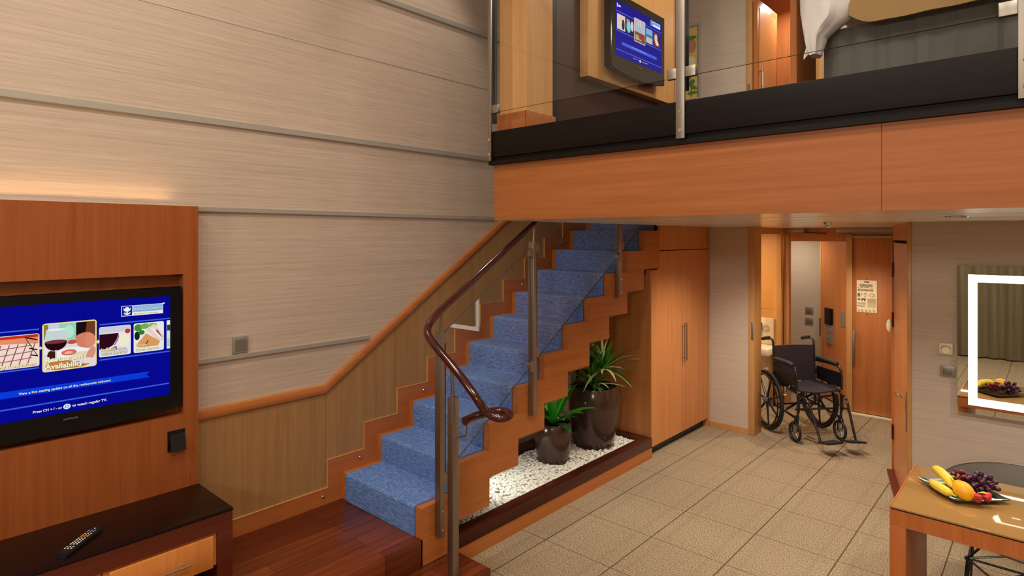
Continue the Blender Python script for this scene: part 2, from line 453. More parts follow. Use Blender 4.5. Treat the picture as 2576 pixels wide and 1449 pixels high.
bm.faces.new(secs[0]); bm.faces.new(secs[-1][::-1]); bmesh.ops.recalc_face_normals(bm, faces=bm.faces)
struct('trim_6', bm, 'wood_y', 'orange wooden dado rail that turns up beside the stairs', 'trim')
# stepped skirting on the wall
top = [(1.05, 0.365), (yt(0) - 0.11, 0.365)]
for k in range(KN):
    top += [(yt(k) - 0.11, zt(k) + 0.11), (yt(k + 1) - 0.11, zt(k) + 0.11)]
bot = [(yt(KN) - 0.11, zt(KN - 2) - 0.1)]
for k in range(KN - 2, -1, -1): bot += [(yt(k) + .2, zt(k) - 0.1)]
bm = BM(); prism(bm, top + bot + [(yt(0), 0.26), (1.05, 0.26)], 'X', XW, XW + 0.026)
struct('baseboard_left', bm, 'wood_skirt', 'stepped orange wooden skirting beside the stairs', 'skirting')
# bright bead along the top of the skirting
bm = BM(); tp = top
for (y0, z0), (y1, z1) in zip(tp, tp[1:]):
    if abs(y1 - y0) > abs(z1 - z0): box(bm, XW, XW + 0.0275, y0, y1, z0 - 0.0005, z0 + 0.0012)
    else: box(bm, XW, XW + 0.0275, y0 - 0.0012, y0 + 0.0005, min(z0, z1), max(z0, z1))
struct('trim_7', bm, 'honey_v', 'thin pale bead along the stepped skirting', 'trim')
names = ['lowest chrome step light, just above the dark plank floor', 'second chrome step light up the skirting, beside the first carpeted tread', 'third chrome step light up the skirting, left of the steel railing posts',
         'fourth chrome step light up the skirting, seen through the railing glass', 'topmost chrome step light in the skirting, near the ceiling']
for (y, z), nm in zip(((2.075, 0.318), (2.353, 0.499), (2.91, 0.851), (4.03, 1.575), (4.592, 1.935)), names):
    bm = BM(); R = Matrix.Rotation(PI / 2, 4, 'Y')
    lathe(bm, [(0, 0.012), (0.005, 0.0115), (0.0085, 0.008), (0.010, 0.003), (0.010, 0)], (XW + 0.026, y, z), 16, mat=R)
    tag(obj('step_light', bm, 'chrome'), nm, 'step light', 'chrome step lights on the stair skirting')

# high ceiling, far walls, back of the room
struct('ceiling', B(XW, XR, -2.9, 8.9, ZH, ZH + 0.06), 'ceiling', 'high white ceiling above the hall', 'ceiling')
struct('wall_back', B(XW, XR, -2.96, -2.9, 0, ZH), 'wallpaper_x', 'wall with curtains behind the viewer', 'wall')
struct('wall_right', B(XR, XR + 0.06, -2.9, 8.9, 0, ZH), 'wallpaper', 'right side wall', 'wall')
# low glossy ceiling under the loft
bm = BM(); box(bm, -2.577, XR, YF + 0.02, 5.0, ZC, ZC + 0.03); box(bm, -2.72, XR, 5.0, 8.9, ZC, ZC + 0.03)
for y in (3.3, 3.9, 4.5): box(bm, -2.577, XR, y, y + 0.006, ZC - 0.0015, ZC)
struct('ceiling_low', bm, 'ceil_gloss', 'low glossy panelled ceiling under the loft', 'ceiling')
# loft slab
bm = BM(); box(bm, -2.577, -0.4975, YF, YF + 0.02, ZC, 2.46); box(bm, -0.4955, XR, YF, YF + 0.02, ZC, 2.46)
struct('wall_fascia', bm, 'wood_x', 'orange veneer fascia below the loft edge', 'fascia')
bm = BM(); box(bm, -2.60, XR, YF - 0.028, YF + 0.06, 2.487, 2.645, 0.002); box(bm, -2.60, XR, YF - 0.026, YF + 0.06, 2.441, 2.464); box(bm, -2.60, XR, YF - 0.008, YF + 0.06, 2.46, 2.49)
struct('trim_8', bm, 'wenge', 'dark wooden edge beam along the loft floor', 'beam')
struct('floor_loft', B(-2.577, XR, YF + 0.06, 6.2, 2.2, ZL), 'dark_brown', 'loft floor', 'floor')
bm = BM(); box(bm, XW, -2.577, 5.60, 6.2, 2.4, ZL)
struct('floor_landing', bm, 'blue', 'landing at the head of the stairs', 'floor')

# corridor walls
struct('wall_corridor', B(-3.40, -2.286, 6.13, 6.28, 0, ZC), 'wallpaper_x', 'narrow beige striped wall right of the wardrobe', 'wall')
struct('baseboard_corridor', B(-2.70, -2.286, 6.118, 6.13, 0, 0.055), 'honey_v', 'low tan skirting under the narrow striped wall', 'skirting')
bm = BM(); box(bm, -2.286, -2.227, 6.105, 6.30, 0, ZC, 0.004); box(bm, -2.44, -2.40, 6.28, 7.5, 2.03, ZC)
box(bm, -2.44, -2.39, 7.40, 7.46, 0, ZC)
t9 = struct('trim_9', bm, 'honey_v', 'tan wooden doorway post beside the wheelchair', 'door frame')
obj('strike_plate', B(-2.258, -2.236, 6.101, 6.106, 0.96, 1.14, 0.001), 'steel', t9)
# bathroom seen through the doorway: amber panels
bm = BM(); box(bm, -3.50, -3.44, 6.28, 7.62, 0, ZC); box(bm, -3.44, -2.44, 7.56, 7.62, 0, ZC)
for z in (0.92, 1.12, 1.72): box(bm, -3.44, -3.437, 6.28, 7.56, z, z + 0.004); box(bm, -3.44, -2.46, 7.557, 7.56, z, z + 0.004)
struct('wall_bathroom', bm, 'amber', 'amber panelled bathroom wall seen through the doorway', 'wall')
# end wall with two door openings
YE = 7.65
bm = BM(); box(bm, -2.46, -2.385, YE, YE + 0.1, 0, ZC); box(bm, -1.75, -1.70, YE, YE + 0.1, 0, ZC); box(bm, -1.29, -0.9, YE, YE + 0.1, 0, ZC)
box(bm, -2.385, -1.75, YE, YE + 0.1, 1.945, ZC); box(bm, -1.70, -1.29, YE, YE + 0.1, 2.025, ZC)
struct('wall_corridor_end', bm, 'wood_v', 'wooden end wall framing the two corridor doors', 'wall')
bm = BM(); box(bm, -1.752, -1.69, YE - 0.02, YE, 0, 2.03, 0.003); box(bm, -2.43, -2.375, YE - 0.02, YE, 0, 2.03, 0.003); box(bm, -1.304, -1.27, YE - 0.02, YE, 0, 2.03, 0.003)
box(bm, -1.722, -1.708, YE - 0.022, YE - 0.0195, 0.60, 0.72, 0)
struct('trim_10', bm, 'honey_v', 'tan door posts at the end of the corridor', 'door frame')
struct('wall_vestibule', B(-3.2, -1.0, 8.5, 8.56, 0, ZC), 'wallpaper_x', 'pale striped vestibule wall behind the open door', 'wall')

# door with the notice
d1 = struct('door_1', B(-1.692, -1.304, YE + 0.002, YE + 0.045, 0.02, 2.02, 0.002), 'wood_v', 'closed cherry door with a printed notice at the corridor end', 'door')
bm = BM(); box(bm, -1.692, -1.304, YE - 0.012, YE + 0.002, 1.985, 2.005); obj('top_strip', bm, 'trim', d1)
bm = BM(); box(bm, -1.687, -1.664, YE - 0.035, YE - 0.023, 0.585, 0.945, 0.003); box(bm, -1.68, -1.67, YE - 0.025, YE + 0.002, 0.62, 0.64); box(bm, -1.68, -1.67, YE - 0.025, YE + 0.002, 0.89, 0.91)
obj('pull_handle', bm, 'steel', d1)
struct('trim_11', B(-1.70, -1.29, YE - 0.05, YE + 0.002, 0, 0.014), 'cream', 'white threshold strip below the notice door', 'threshold')
# half open door with the lock
HX, HY = -1.752, YE + 0.05; A = math.radians(50)
ux, uy = -math.cos(A), math.sin(A); nx, ny = -math.sin(A), -math.cos(A)     # along the leaf; towards the viewer
def LF(s, n, z): return (HX + ux * s + nx * n, HY + uy * s + ny * n, z)
def leafbox(bm, s0, s1, n0, n1, z0, z1, mi=0):
    vs = [bm.verts.new(LF(s, n, z)) for z in (z0, z1) for s, n in ((s0, n0), (s1, n0), (s1, n1), (s0, n1))]
    fs = [bm.faces.new([vs[i] for i in q]) for q in ((0, 1, 2, 3), (4, 5, 6, 7), (0, 1, 5, 4), (1, 2, 6, 5), (2, 3, 7, 6), (3, 0, 4, 7))]
    for f in fs: f.material_index = mi
    bmesh.ops.recalc_face_normals(bm, faces=fs); return bm
d2 = struct('door_2', leafbox(BM(), 0.0, 0.63, -0.04, 0, 0.02, 1.94), 'wood_v', 'half open cherry door with a black card lock', 'door')
obj('edge_strip', leafbox(BM(), 0.63, 0.668, -0.04, 0.003, 0.02, 1.94), 'honey_v', d2)
lk = obj('card_lock', leafbox(BM(), 0.34, 0.49, 0, 0.03, 0.93, 1.13), 'gloss_black', d2)
obj('lock_plate', leafbox(BM(), 0.34, 0.49, 0, 0.018, 0.70, 0.93), 'greyplate', lk)
bm = BM(); tube(bm, smooth_path([LF(0.42, 0.018, 0.87), LF(0.42, 0.055, 0.87), LF(0.38, 0.06, 0.868), LF(0.26, 0.06, 0.86)]), 0.009, 10); obj('lever_handle', bm, 'chrome', lk)
bm = BM(); disc(bm, LF(0.42, 0.018, 0.77), 0.012, (nx, ny, 0), 0.006); obj('keyhole', bm, 'chrome', lk)
obj('latch', leafbox(BM(), 0.634, 0.665, 0.003, 0.012, 0.76, 0.98), 'steel', d2)
bm = leafbox(BM(), 0.06, 0.15, 0, 0.006, 0.95, 1.12); obj('hinge_plate', bm, 'greyplate', d2)
# door closers, small boxes under the corridor ceiling
bm = BM(); box(bm, -2.36, -2.18, 7.55, 7.63, 2.05, 2.098, 0.004); t = tag(obj('door_closer', bm, 'greyplate'), 'grey door closer box above the half open door', 'door closer')
bm = BM(); tube(bm, [(-2.2, 7.59, 2.053), (-1.95, 7.60, 2.035)], 0.008, 8); obj('closer_arm', bm, 'black_metal', t)
bm = BM(); box(bm, -1.83, -1.27, 7.50, 7.62, 2.045, 2.098, 0.004); tag(obj('header_box', bm, 'greyplate'), 'long grey header box above the notice door', 'box')

# closet box with slanted side and door_3
N0 = V((-0.74, 4.93, 0)); N1 = V((-1.016, 5.99, 0)); dd = (N1 - N0); LEN = dd.length; dd.normalize(); nn = V((-dd.y, dd.x, 0))   # nn to the corridor
def SL(s, n, z): q = N0 + dd * s + nn * n; return (q.x, q.y, z)
def slbox(bm, s0, s1, n0, n1, z0, z1):
    vs = [bm.verts.new(SL(s, n, z)) for z in (z0, z1) for s, n in ((s0, n0), (s1, n0), (s1, n1), (s0, n1))]
    fs = [bm.faces.new([vs[i] for i in q]) for q in ((0, 1, 2, 3), (4, 5, 6, 7), (0, 1, 5, 4), (1, 2, 6, 5), (2, 3, 7, 6), (3, 0, 4, 7))]
    bmesh.ops.recalc_face_normals(bm, faces=fs); return bm
struct('wall_mirror', B(-0.735, XR, 4.93, 5.03, 0, ZC), 'wallpaper_x', 'beige striped wall carrying the lit mirror', 'wall')
bm = BM(); box(bm, -0.752, -0.728, 4.915, 5.03, 0, ZC, 0.003)
struct('trim_12', bm, 'honey_v', 'tan corner trim at the left end of the mirror wall', 'trim')
bm = slbox(BM(), 0.03, LEN, -0.06, 0.0, 1.97, ZC); slbox(bm, LEN - 0.03, LEN, -0.06, 0.012, 0, 1.985)
struct('wall_closet', bm, 'wood_v', 'wooden header over the closet door beside the mirror wall', 'wall')
bm = BM(); box(bm, -1.01, -0.93, 5.99, YE + 0.1, 0, ZC)
struct('wall_corridor_right', bm, 'wallpaper', 'right wall of the corridor behind the closet door', 'wall')
d3 = struct('door_3', slbox(BM(), 0.05, LEN - 0.04, -0.045, 0.0, 0.03, 1.945), 'wood_v', 'tall cherry closet door left of the mirror wall', 'door')
for z in (0.35, 1.30, 1.72):
    bm = slbox(BM(), LEN - 0.065, LEN - 0.02, 0.0, 0.016, z - 0.06, z + 0.06); obj('hinge', bm, 'dark_wood', d3)
obj('top_edge_strip', slbox(BM(), 0.05, LEN - 0.04, 0.0, 0.004, 1.94, 1.948), 'honey_v', d3)
bm = BM(); tube(bm, smooth_path([SL(0.12, 0.0, 0.86), SL(0.12, 0.045, 0.86), SL(0.14, 0.055, 0.86), SL(0.26, 0.055, 0.86)]), 0.011, 10); hd = obj('lever_handle', bm, 'chrome', d3)
obj('handle_plate', slbox(BM(), 0.10, 0.14, 0.0, 0.008, 0.62, 0.90), 'steel', hd)
bm = slbox(BM(), 0.02, 1.06, 0.0, 0.05, 0.0, 0.025)
struct('baseboard_closet', bm, 'dark_face', 'dark wooden sill on the carpet below the closet door', 'sill')
bm = BM(); q = SL(LEN - 0.02, 0.03, 1.24); ellipsoid(bm, q, (0.022, 0.022, 0.055)); tag(obj('door_bumper', bm, 'cream'), 'small white bumper on the closet door frame', 'bumper')

# wardrobe under the upper stairs
XS = -2.70
w = thing('wardrobe', 'orange two-door wardrobe under the top of the stairs', 'wardrobe', (-2.9, 5.5, 0))
bm = BM(); box(bm, -3.50, -2.705, 4.883, 4.903, 0.0, 1.695); obj('side_panel', bm, 'wood_wardrobe', w)
bm = BM(); box(bm, -3.50, -2.70, 6.085, 6.105, 0.0, ZC - 0.002); obj('end_panel', bm, 'wood_wardrobe', w)
bm = BM(); box(bm, -3.50, -2.76, 4.903, 6.085, 0.0, 0.09); obj('plinth', bm, 'black', w)
bm = BM(); prism(bm, [(4.886, 0.093), (5.505, 0.093), (5.505, 1.866), (5.016, 1.866), (5.016, 1.694), (4.886, 1.694)], 'X', -2.722, XS - 0.001)
da = obj('door', bm, 'wood_wardrobe', w)
bm = BM(); box(bm, -2.722, XS - 0.001, 5.508, 6.083, 0.093, 1.866); db = obj('door', bm, 'wood_wardrobe', w)
for dr, y in ((da, 5.487), (db, 5.535)):
    bm = BM(); tube(bm, [(-2.672, y, 0.785), (-2.672, y, 1.155)], 0.0065, 10)
    for z in (0.815, 1.125): tube(bm, [(-2.70, y, z), (-2.672, y, z)], 0.004, 8)
    obj('bar_handle', bm, 'steel', dr)
bm = BM(); box(bm, -2.722, XS - 0.001, 5.035, 6.083, 1.874, ZC - 0.002); obj('header_panel', bm, 'wood_wardrobe', w)

# ------------------------------------------------------------------ staircase
st = thing('staircase', 'straight wooden staircase with blue carpet rising along the left wall', 'staircase', (-3.1, 3.0, 0))
def zig_top(k0, k1, dy=0.0, dz=0.0):
    p = []
    for k in range(k0, k1):
        p += [(yt(k) + dy, zt(k) + dz), (yt(k + 1) + dy, zt(k) + dz)]
    return p
def zb(k): return 0.089 + 0.18 * k          # underside between nose k and k+1
def stringer(k1, y_end=None, foot=0.10):
    p = [(yt(0), foot)] + zig_top(0, k1)
    p += [(yt(k1), zb(k1 - 1))]
    for k in range(k1 - 1, 0, -1): p += [(yt(k), zb(k)), (yt(k), zb(k - 1) if k > 1 else foot)]
    return p
def stringer_outer():
    p = [(yt(0), 0.10)] + zig_top(0, 10)
    for k in range(9, 0, -1): p += [(yt(k + 1), zb(k)), (yt(k), zb(k))]
    p += [(2.497, zb(1)), (2.497, 0.10)]
    # remove doubled corners
    q = []
    for a in p:
        if not q or (abs(a[0] - q[-1][0]) + abs(a[1] - q[-1][1])) > 1e-6: q.append(a)
    return q
bm = BM(); prism(bm, stringer_outer(), 'X', -2.752, XS)
obj('outer_stringer', bm, 'wood_y', st)
bm = BM()
for k in range(0, 10):                       # fine plank joints on the outer face
    box(bm, XS - 0.0005, XS + 0.0006, yt(k) + 0.002, yt(k + 1) + (0.28 if k < 9 else 0), zt(k) - 0.171, zt(k) - 0.169)
obj('plank_joint', bm, 'wood_skirt', st)
def solid(k1):
    p = zig_top(0, k1); p = [(yt(0), 0.26)] + p
    p += [(yt(k1), zb(k1 - 1) + 0.03)]
    p += [(yt(1) + 0.1, zb(0) + 0.06 + .12), (yt(1), 0.26)]
    return p
bm = BM(); prism(bm, solid(KN), 'X', -3.515, -3.462); obj('inner_stringer', bm, 'wood_y', st)
bm = BM(); prism(bm, solid(KN), 'X', -3.464, -2.752); obj('step_core', bm, 'dark_face', st)
# carpet runner with rounded noses
pts = []
for k in range(0, KN):
    y0, z1 = yt(k) - 0.010, zt(k) + 0.006
    zl = 0.262 if k == 0 else zt(k - 1) + 0.006
    pts += [(y0, zl)] if k == 0 else [(y0 - 0.006, zl), (y0 - 0.001, zl + 0.006)]
    for a in range(0, 5):
        t = PI - a * PI / 8; r = 0.02
        pts.append((y0 + r + r * math.cos(t), z1 - r + r * math.sin(t)))
pts += [(yt(KN), zt(KN - 1) + 0.006)]
low = [(yt(KN), zt(KN - 1) - 0.02), (yt(0) + 0.02, 0.25 + 0.012)]
bm = BM()
inner = [(y + 0.03, z - 0.03) for y, z in pts[::-1]]
inner[-1] = (yt(0) + 0.02, 0.262)
n = len(pts)
secs = []
for x in (-3.461, -2.755):
    secs.append(([bm.verts.new((x, y, z)) for y, z in pts], [bm.verts.new((x, y, z)) for y, z in inner[::-1]]))
(o0, i0), (o1, i1) = secs
for k in range(n - 1):
    bm.faces.new((o0[k], o0[k + 1], o1[k + 1], o1[k])); bm.faces.new((i0[k], i1[k], i1[k + 1], i0[k + 1]))
    bm.faces.new((o0[k], i0[k], i0[k + 1], o0[k + 1])); bm.faces.new((o1[k], o1[k + 1], i1[k + 1], i1[k]))
bmesh.ops.recalc_face_normals(bm, faces=bm.faces)
obj('carpet_runner', bm, 'blue', st)

# ------------------------------------------------------------------ stair railing
rl = thing('stair_railing', 'stair railing of steel posts, glass panels and a curled mahogany handrail', 'railing', (-2.66, 2.6, 0.1))
def rz(y): return 1.531 + 0.612 * (y - 2.263)
path = [(-2.655, 5.2, rz(5.2)), (-2.655, 3.2, rz(3.2)), (-2.655, 2.50, rz(2.50)), (-2.655, 2.36, rz(2.36)), (-2.652, 2.275, rz(2.275) - .004), (-2.640, 2.222, 1.488), (-2.612, 2.195, 1.455),
        (-2.56, 2.185, 1.415), (-2.48, 2.187, 1.358), (-2.36, 2.197, 1.268), (-2.265, 2.21, 1.18), (-2.225, 2.225, 1.125), (-2.215, 2.26, 1.08), (-2.185, 2.285, 1.055), (-2.150, 2.305, 1.048), (-2.135, 2.345, 1.05), (-2.168, 2.388, 1.05),
        (-2.225, 2.398, 1.05), (-2.262, 2.360, 1.05), (-2.280, 2.29, 1.046), (-2.282, 2.23, 1.044), (-2.271, 2.158, 1.042)]
bm = BM(); tube(bm, smooth_path(path, 6), 0.0225, 16); obj('handrail', bm, 'handrail', rl)
posts = []
for i, (y, z0) in enumerate(((2.34, 0.241), (3.185, 0.765), (4.295, 1.49))):
    ztop = rz(y) - 0.02
    bm = BM(); box(bm, -2.699, -2.650, y - 0.0185, y + 0.0185, z0, min(ztop - 0.10, rz(y) - 0.13), 0.003)
    po = obj('post', bm, 'steel', rl)
    bm = BM(); tube(bm, [(-2.668, y, ztop - 0.14), (-2.658, y, ztop + 0.005)], 0.009, 10); obj('rod', bm, 'steel', po)
    for zz in (z0 + 0.045, z0 + 0.155): bm = BM(); disc(bm, (-2.651, y, zz), 0.006, (1, 0, 0), 0.003, 10); obj('screw', bm, 'chrome', po)
    for zc, sd in ((z0 + 0.34, -1), (z0 + 0.43, 1)) if i else ((z0 + 0.34, 1),):
        bm = BM(); prism(bm, [(y + sd * 0.018, zc - 0.03), (y + sd * 0.045, zc - 0.03), (y + sd * 0.045, zc + 0.015), (y + sd * 0.018, zc + 0.04)], 'X', -2.682, -2.652); obj('glass_clamp', bm, 'steel', po)
    for sd in ((-1, 1) if i else (1,)):
        zc = ztop - 0.17 + sd * 0.02
        bm = BM(); prism(bm, [(y + sd * 0.018, zc - 0.035), (y + sd * 0.045, zc - 0.02), (y + sd * 0.045, zc + 0.03), (y + sd * 0.018, zc + 0.03)], 'X', -2.682, -2.652); obj('glass_clamp', bm, 'steel', po)
def gtop(y): return 1.449 + 0.618 * (y - 2.385)
def gbot(y): return 0.612 + 0.655 * (y - 2.401)
for y0, y1 in ((2.375, 3.15), (3.22, 4.26), (4.33, 5.1)):
    bm = BM(); prism(bm, [(y0, gbot(y0)), (y1, gbot(y1)), (y1, gtop(y1)), (y0, gtop(y0))], 'X', -2.672, -2.662)
    for f in bm.faces:
        if abs(f.normal.x) < 0.5: f.material_index = 1
    obj('glass_panel', bm, ['glass', 'glass_edge'], rl)
bm = BM(); box(bm, -2.483, -2.437, 2.227, 2.273, 0.10, 1.115, 0.003); nw = obj('newel_post', bm, 'steel', rl)
bm = BM(); tube(bm, [(-2.46, 2.25, 1.11), (-2.462, 2.24, 1.30)], 0.0105, 12); obj('rod', bm, 'steel', nw)
bm = BM(); tube(bm, smooth_path([(-2.437, 2.25, 0.90), (-2.36, 2.235, 0.925), (-2.325, 2.215, 0.94), (-2.300, 2.20, 0.97), (-2.278, 2.185, 1.025)], 5), 0.005, 8); obj('bracket', bm, 'steel', nw)

# ------------------------------------------------------------------ planter
XI, XO = -2.778, -2.692
pl = thing('planter_box', 'long dark-rimmed planting bed under the stairs on an orange base', 'planter', (-3.0, 3.6, 0))
bm = BM(); box(bm, -3.44, XO - 0.003, 2.50, 4.882, 0.0, 0.096); obj('base', bm, 'wood_y', pl)
bm = BM(); box(bm, XI, XO, 2.50, 4.882, 0.0965, 0.184, 0.002); box(bm, -3.44, -3.36, 2.50, 4.882, 0.0965, 0.204); box(bm, -3.36, XI, 4.80, 4.882, 0.0965, 0.184); box(bm, -3.36, XI, 2.50, 2.56, 0.0965, 0.184)
obj('rim', bm, 'dark_wood', pl)
bm = BM(); box(bm, -3.36, XI, 2.56, 4.80, 0.0965, 0.145); obj('bed_floor', bm, 'pebble', pl)
# pebbles
def pebble_mesh(seed):
    rnd = random.Random(seed); bm = BM(); bmesh.ops.create_icosphere(bm, subdivisions=2, radius=1.0)
    a = V((rnd.random() * 6, rnd.random() * 6, rnd.random() * 6))
    for v in bm.verts:
        c = v.co.copy(); k = 1 + 0.10 * math.sin(2.1 * c.x + a.x) + 0.10 * math.sin(2.4 * c.y + a.y)
        v.co = V((c.x * 0.0185 * k, c.y * 0.0135 * k, c.z * 0.0085))
    for f in bm.faces: f.smooth = True
    return bm
pm = []
for i in range(6):
    bm = pebble_mesh(i); me = bpy.data.meshes.new('pebble'); bm.to_mesh(me); bm.free(); me.materials.append(M['pebble']); pm.append(me)
POTS = ((-3.074, 3.925, 0.125), (-3.033, 4.462, 0.170))
spots = []
rnd = random.Random(3)
y = 2.588
while y < 4.775:
    x = -3.334 + rnd.uniform(0, .01)
    while x < XI - 0.024:
        px, py = x + rnd.uniform(-.006, .006), y + rnd.uniform(-.006, .006)
        if all(math.hypot(px - a, py - b) > r + 0.012 for a, b, r in POTS):
            spots.append((px, py))
        x += 0.0275
    y += 0.0255
def seen(x, y):
    t = -2.70 / x; yy = y * t; zz = 2.0 - 1.83 * t
    k = int((yy - 2.222) // 0.281)
    return zz < (zb(max(k, 1)) if yy > 2.5 else 0.1)
vis = sorted([s for s in spots if seen(*s)], key=lambda s: math.hypot(*s))
near = set(vis[:300])
stuff = BM()
def peb_mat(x, y, lift):
    R = Matrix.Rotation(rnd.uniform(0, 6.3), 4, 'Z') @ Matrix.Rotation(rnd.uniform(-.45, .45), 4, 'X') @ Matrix.Rotation(rnd.uniform(-.45, .45), 4, 'Y')
    k = rnd.uniform(0.85, 1.2)
    return Matrix.Translation((x, y, 0.1555 + lift)) @ R @ Matrix.Scale(k, 4)
pebs = []
for s in spots:
    lift = rnd.uniform(0, 0.012)
    T = peb_mat(s[0], s[1], lift)
    if s in near:
        o = bpy.data.objects.new('pebble', rnd.choice(pm)); o.matrix_world = T; C.objects.link(o)
        tag(o, 'smooth white pebble in the planting bed under the stairs', 'pebble', 'white pebbles in the planting bed')
    else:
        b2 = BM(); b2.from_mesh(rnd.choice(pm)); b2.transform(T)
        me = bpy.data.meshes.new('tmp'); b2.to_mesh(me); b2.free(); stuff.from_mesh(me); bpy.data.meshes.remove(me)
o = obj('pebbles', stuff, 'pebble'); tag(o, 'remaining white pebbles spread over the planting bed farther under the stairs', 'pebbles', 'white pebbles in the planting bed', 'stuff')

# ------------------------------------------------------------------ potted plants
def leaf_bm(base, d, length, w, droop, fold=0.25, thick=0.0015, n=9, widest=0.45, mi=0, bm=None):
    bm = bm or BM(); d = V(d).normalized(); base = V(base)
    h = V((d.x, d.y, 0)); h = h.normalized() if h.length > 1e-4 else V((1, 0, 0))
    side = V((-h.y, h.x, 0)); el = math.asin(max(-1, min(1, d.z)))
    pos = base.copy(); rows = []
    for i in range(n + 1):
        t = i / n; e = el - droop * t * t
        tg = h * math.cos(e) + V((0, 0, 1)) * math.sin(e); up = V((0, 0, 1)) * math.cos(e) - h * math.sin(e)
        ww = w * (math.sin(PI * min(1, (t / widest) * .5)) if t < widest else math.cos(PI / 2 * (t - widest) / (1 - widest)) ** 0.8)
        ww = max(ww, w * 0.22 if t < .3 else w * 0.02)
        rows.append([pos - side * ww + up * ww * fold, pos + up * thick, pos + side * ww + up * ww * fold, pos - up * thick])
        pos = pos + tg * (length / n)
    vs = [[bm.verts.new(c) for c in r] for r in rows]; fs = []
    for a, b in zip(vs, vs[1:]):
        for k in range(4): fs.append(bm.faces.new((a[k], a[(k + 1) % 4], b[(k + 1) % 4], b[k])))
    fs.append(bm.faces.new(vs[0])); fs.append(bm.faces.new(vs[-1][::-1]))
    for f in fs: f.material_index = mi
    bmesh.ops.recalc_face_normals(bm, faces=fs)
    return bm
def pot_bm(c, rt, rm, rb, h):
    bm = BM()
    lathe(bm, [(0, 0), (rb * .96, 0), (rb, 0.01), (rb + (rm - rb) * .55, h * .25), (rm, h * .6), (rm * .995, h * .8), (rt, h * .985), (rt - 0.004, h), (rt - 0.016, h), (rt - 0.02, h - 0.012), (rt - 0.02, h - .03), (0, h - .03)], c, 48)
    return bm
def stones(c, r, z, n, rnd, s=0.013):
    bm = BM()
    for i in range(n):
        a = rnd.uniform(0, 2 * PI); q = r * math.sqrt(rnd.random())
        R = Matrix.Rotation(rnd.uniform(0, 6), 3, 'Z') @ Matrix.Rotation(rnd.uniform(-.6, .6), 3, 'X')
        ellipsoid(bm, (c[0] + q * math.cos(a), c[1] + q * math.sin(a), z + rnd.uniform(-.004, .008)), (s * rnd.uniform(.8, 1.3), s * rnd.uniform(.7, 1.0), s * .7), R, 8, 5)
    return bm
rnd = random.Random(11)
c1 = (-3.074, 3.925, 0.150)
t = thing('potted_plant', 'smaller bronze pot with broad bright green leaves, standing nearer on the white pebbles', 'potted plant', c1)
obj('pot', pot_bm(c1, 0.150, 0.157, 0.122, 0.325), 'pot', t)
o = obj('black_stones', stones(c1, 0.122, 0.452, 160, rnd), 'stone_black', t); o['kind'] = 'stuff'
b1 = V((c1[0], c1[1], 0.455))
for a, el, ln, w_, dr, m in ((-60, 72, .30, .030, .3, 'leaf_uplit'), (20, 70, .33, .036, .25, 'leaf_uplit'), (60, 62, .36, .040, .35, 'leaf_uplit'), (95, 50, .34, .038, .5, 'leaf_uplit'), (-120, 55, .30, .036, .5, 'leaf_uplit'),
                         (5, 38, .30, .040, .75, 'leaf'), (45, 30, .36, .036, .7, 'leaf'), (140, 48, .30, .036, .6, 'leaf'), (-30, 35, .24, .036, .8, 'leaf'), (-85, 40, .25, .034, .8, 'leaf'), (175, 60, .28, .034, .5, 'leaf_uplit'), (-150, 75, .34, .032, .3, 'leaf_uplit'),
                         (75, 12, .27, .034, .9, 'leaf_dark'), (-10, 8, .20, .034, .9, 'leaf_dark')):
    A_ = math.radians(a); E_ = math.radians(el)
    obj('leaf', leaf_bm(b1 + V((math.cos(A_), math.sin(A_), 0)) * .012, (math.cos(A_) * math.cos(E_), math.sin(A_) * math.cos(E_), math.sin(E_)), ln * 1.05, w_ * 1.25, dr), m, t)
c2 = (-3.033, 4.462, 0.150)
t = thing('potted_plant', 'taller dark bronze pot with spiky striped leaves, beside the wardrobe side', 'potted plant', c2)
obj('pot', pot_bm(c2, 0.205, 0.228, 0.165, 0.53), 'pot', t)
o = obj('black_stones', stones(c2, 0.175, 0.657, 240, rnd, 0.015), 'stone_black', t); o['kind'] = 'stuff'
bm = BM(); tube(bm, smooth_path([(c2[0] + .02, c2[1] + .03, .63), (c2[0] + .03, c2[1] + .05, .74), (c2[0] + .05, c2[1] + .07, .82)], 4), 0.011, 10); obj('stem', bm, 'stalk', t)
crowns = (((c2[0] - .01, c2[1] - .02, 0.68), 40, (.18, .34), (-5, 78), .9), ((c2[0] + .05, c2[1] + .07, 0.82), 44, (.22, .40), (-8, 85), .75), ((c2[0] - .04, c2[1] + .05, .70), 16, (.24, .42), (50, 88), .3))
for (bx, by, bz), n_, (l0, l1), (e0, e1), dr in crowns:
    for i in range(n_):
        A_ = 2.399 * i + rnd.uniform(-.3, .3); E_ = math.radians(e0 + (e1 - e0) * ((i + .5) / n_) + rnd.uniform(-6, 6))
        m = rnd.choice(['leaf', 'leaf_dark', 'leaf', 'leaf_edge', 'leaf_dark'])
        obj('leaf', leaf_bm((bx, by, bz), (math.cos(A_) * math.cos(E_), math.sin(A_) * math.cos(E_), math.sin(E_)), rnd.uniform(l0, l1), rnd.uniform(.011, .019), dr * rnd.uniform(.6, 1.2), widest=.3), m, t)

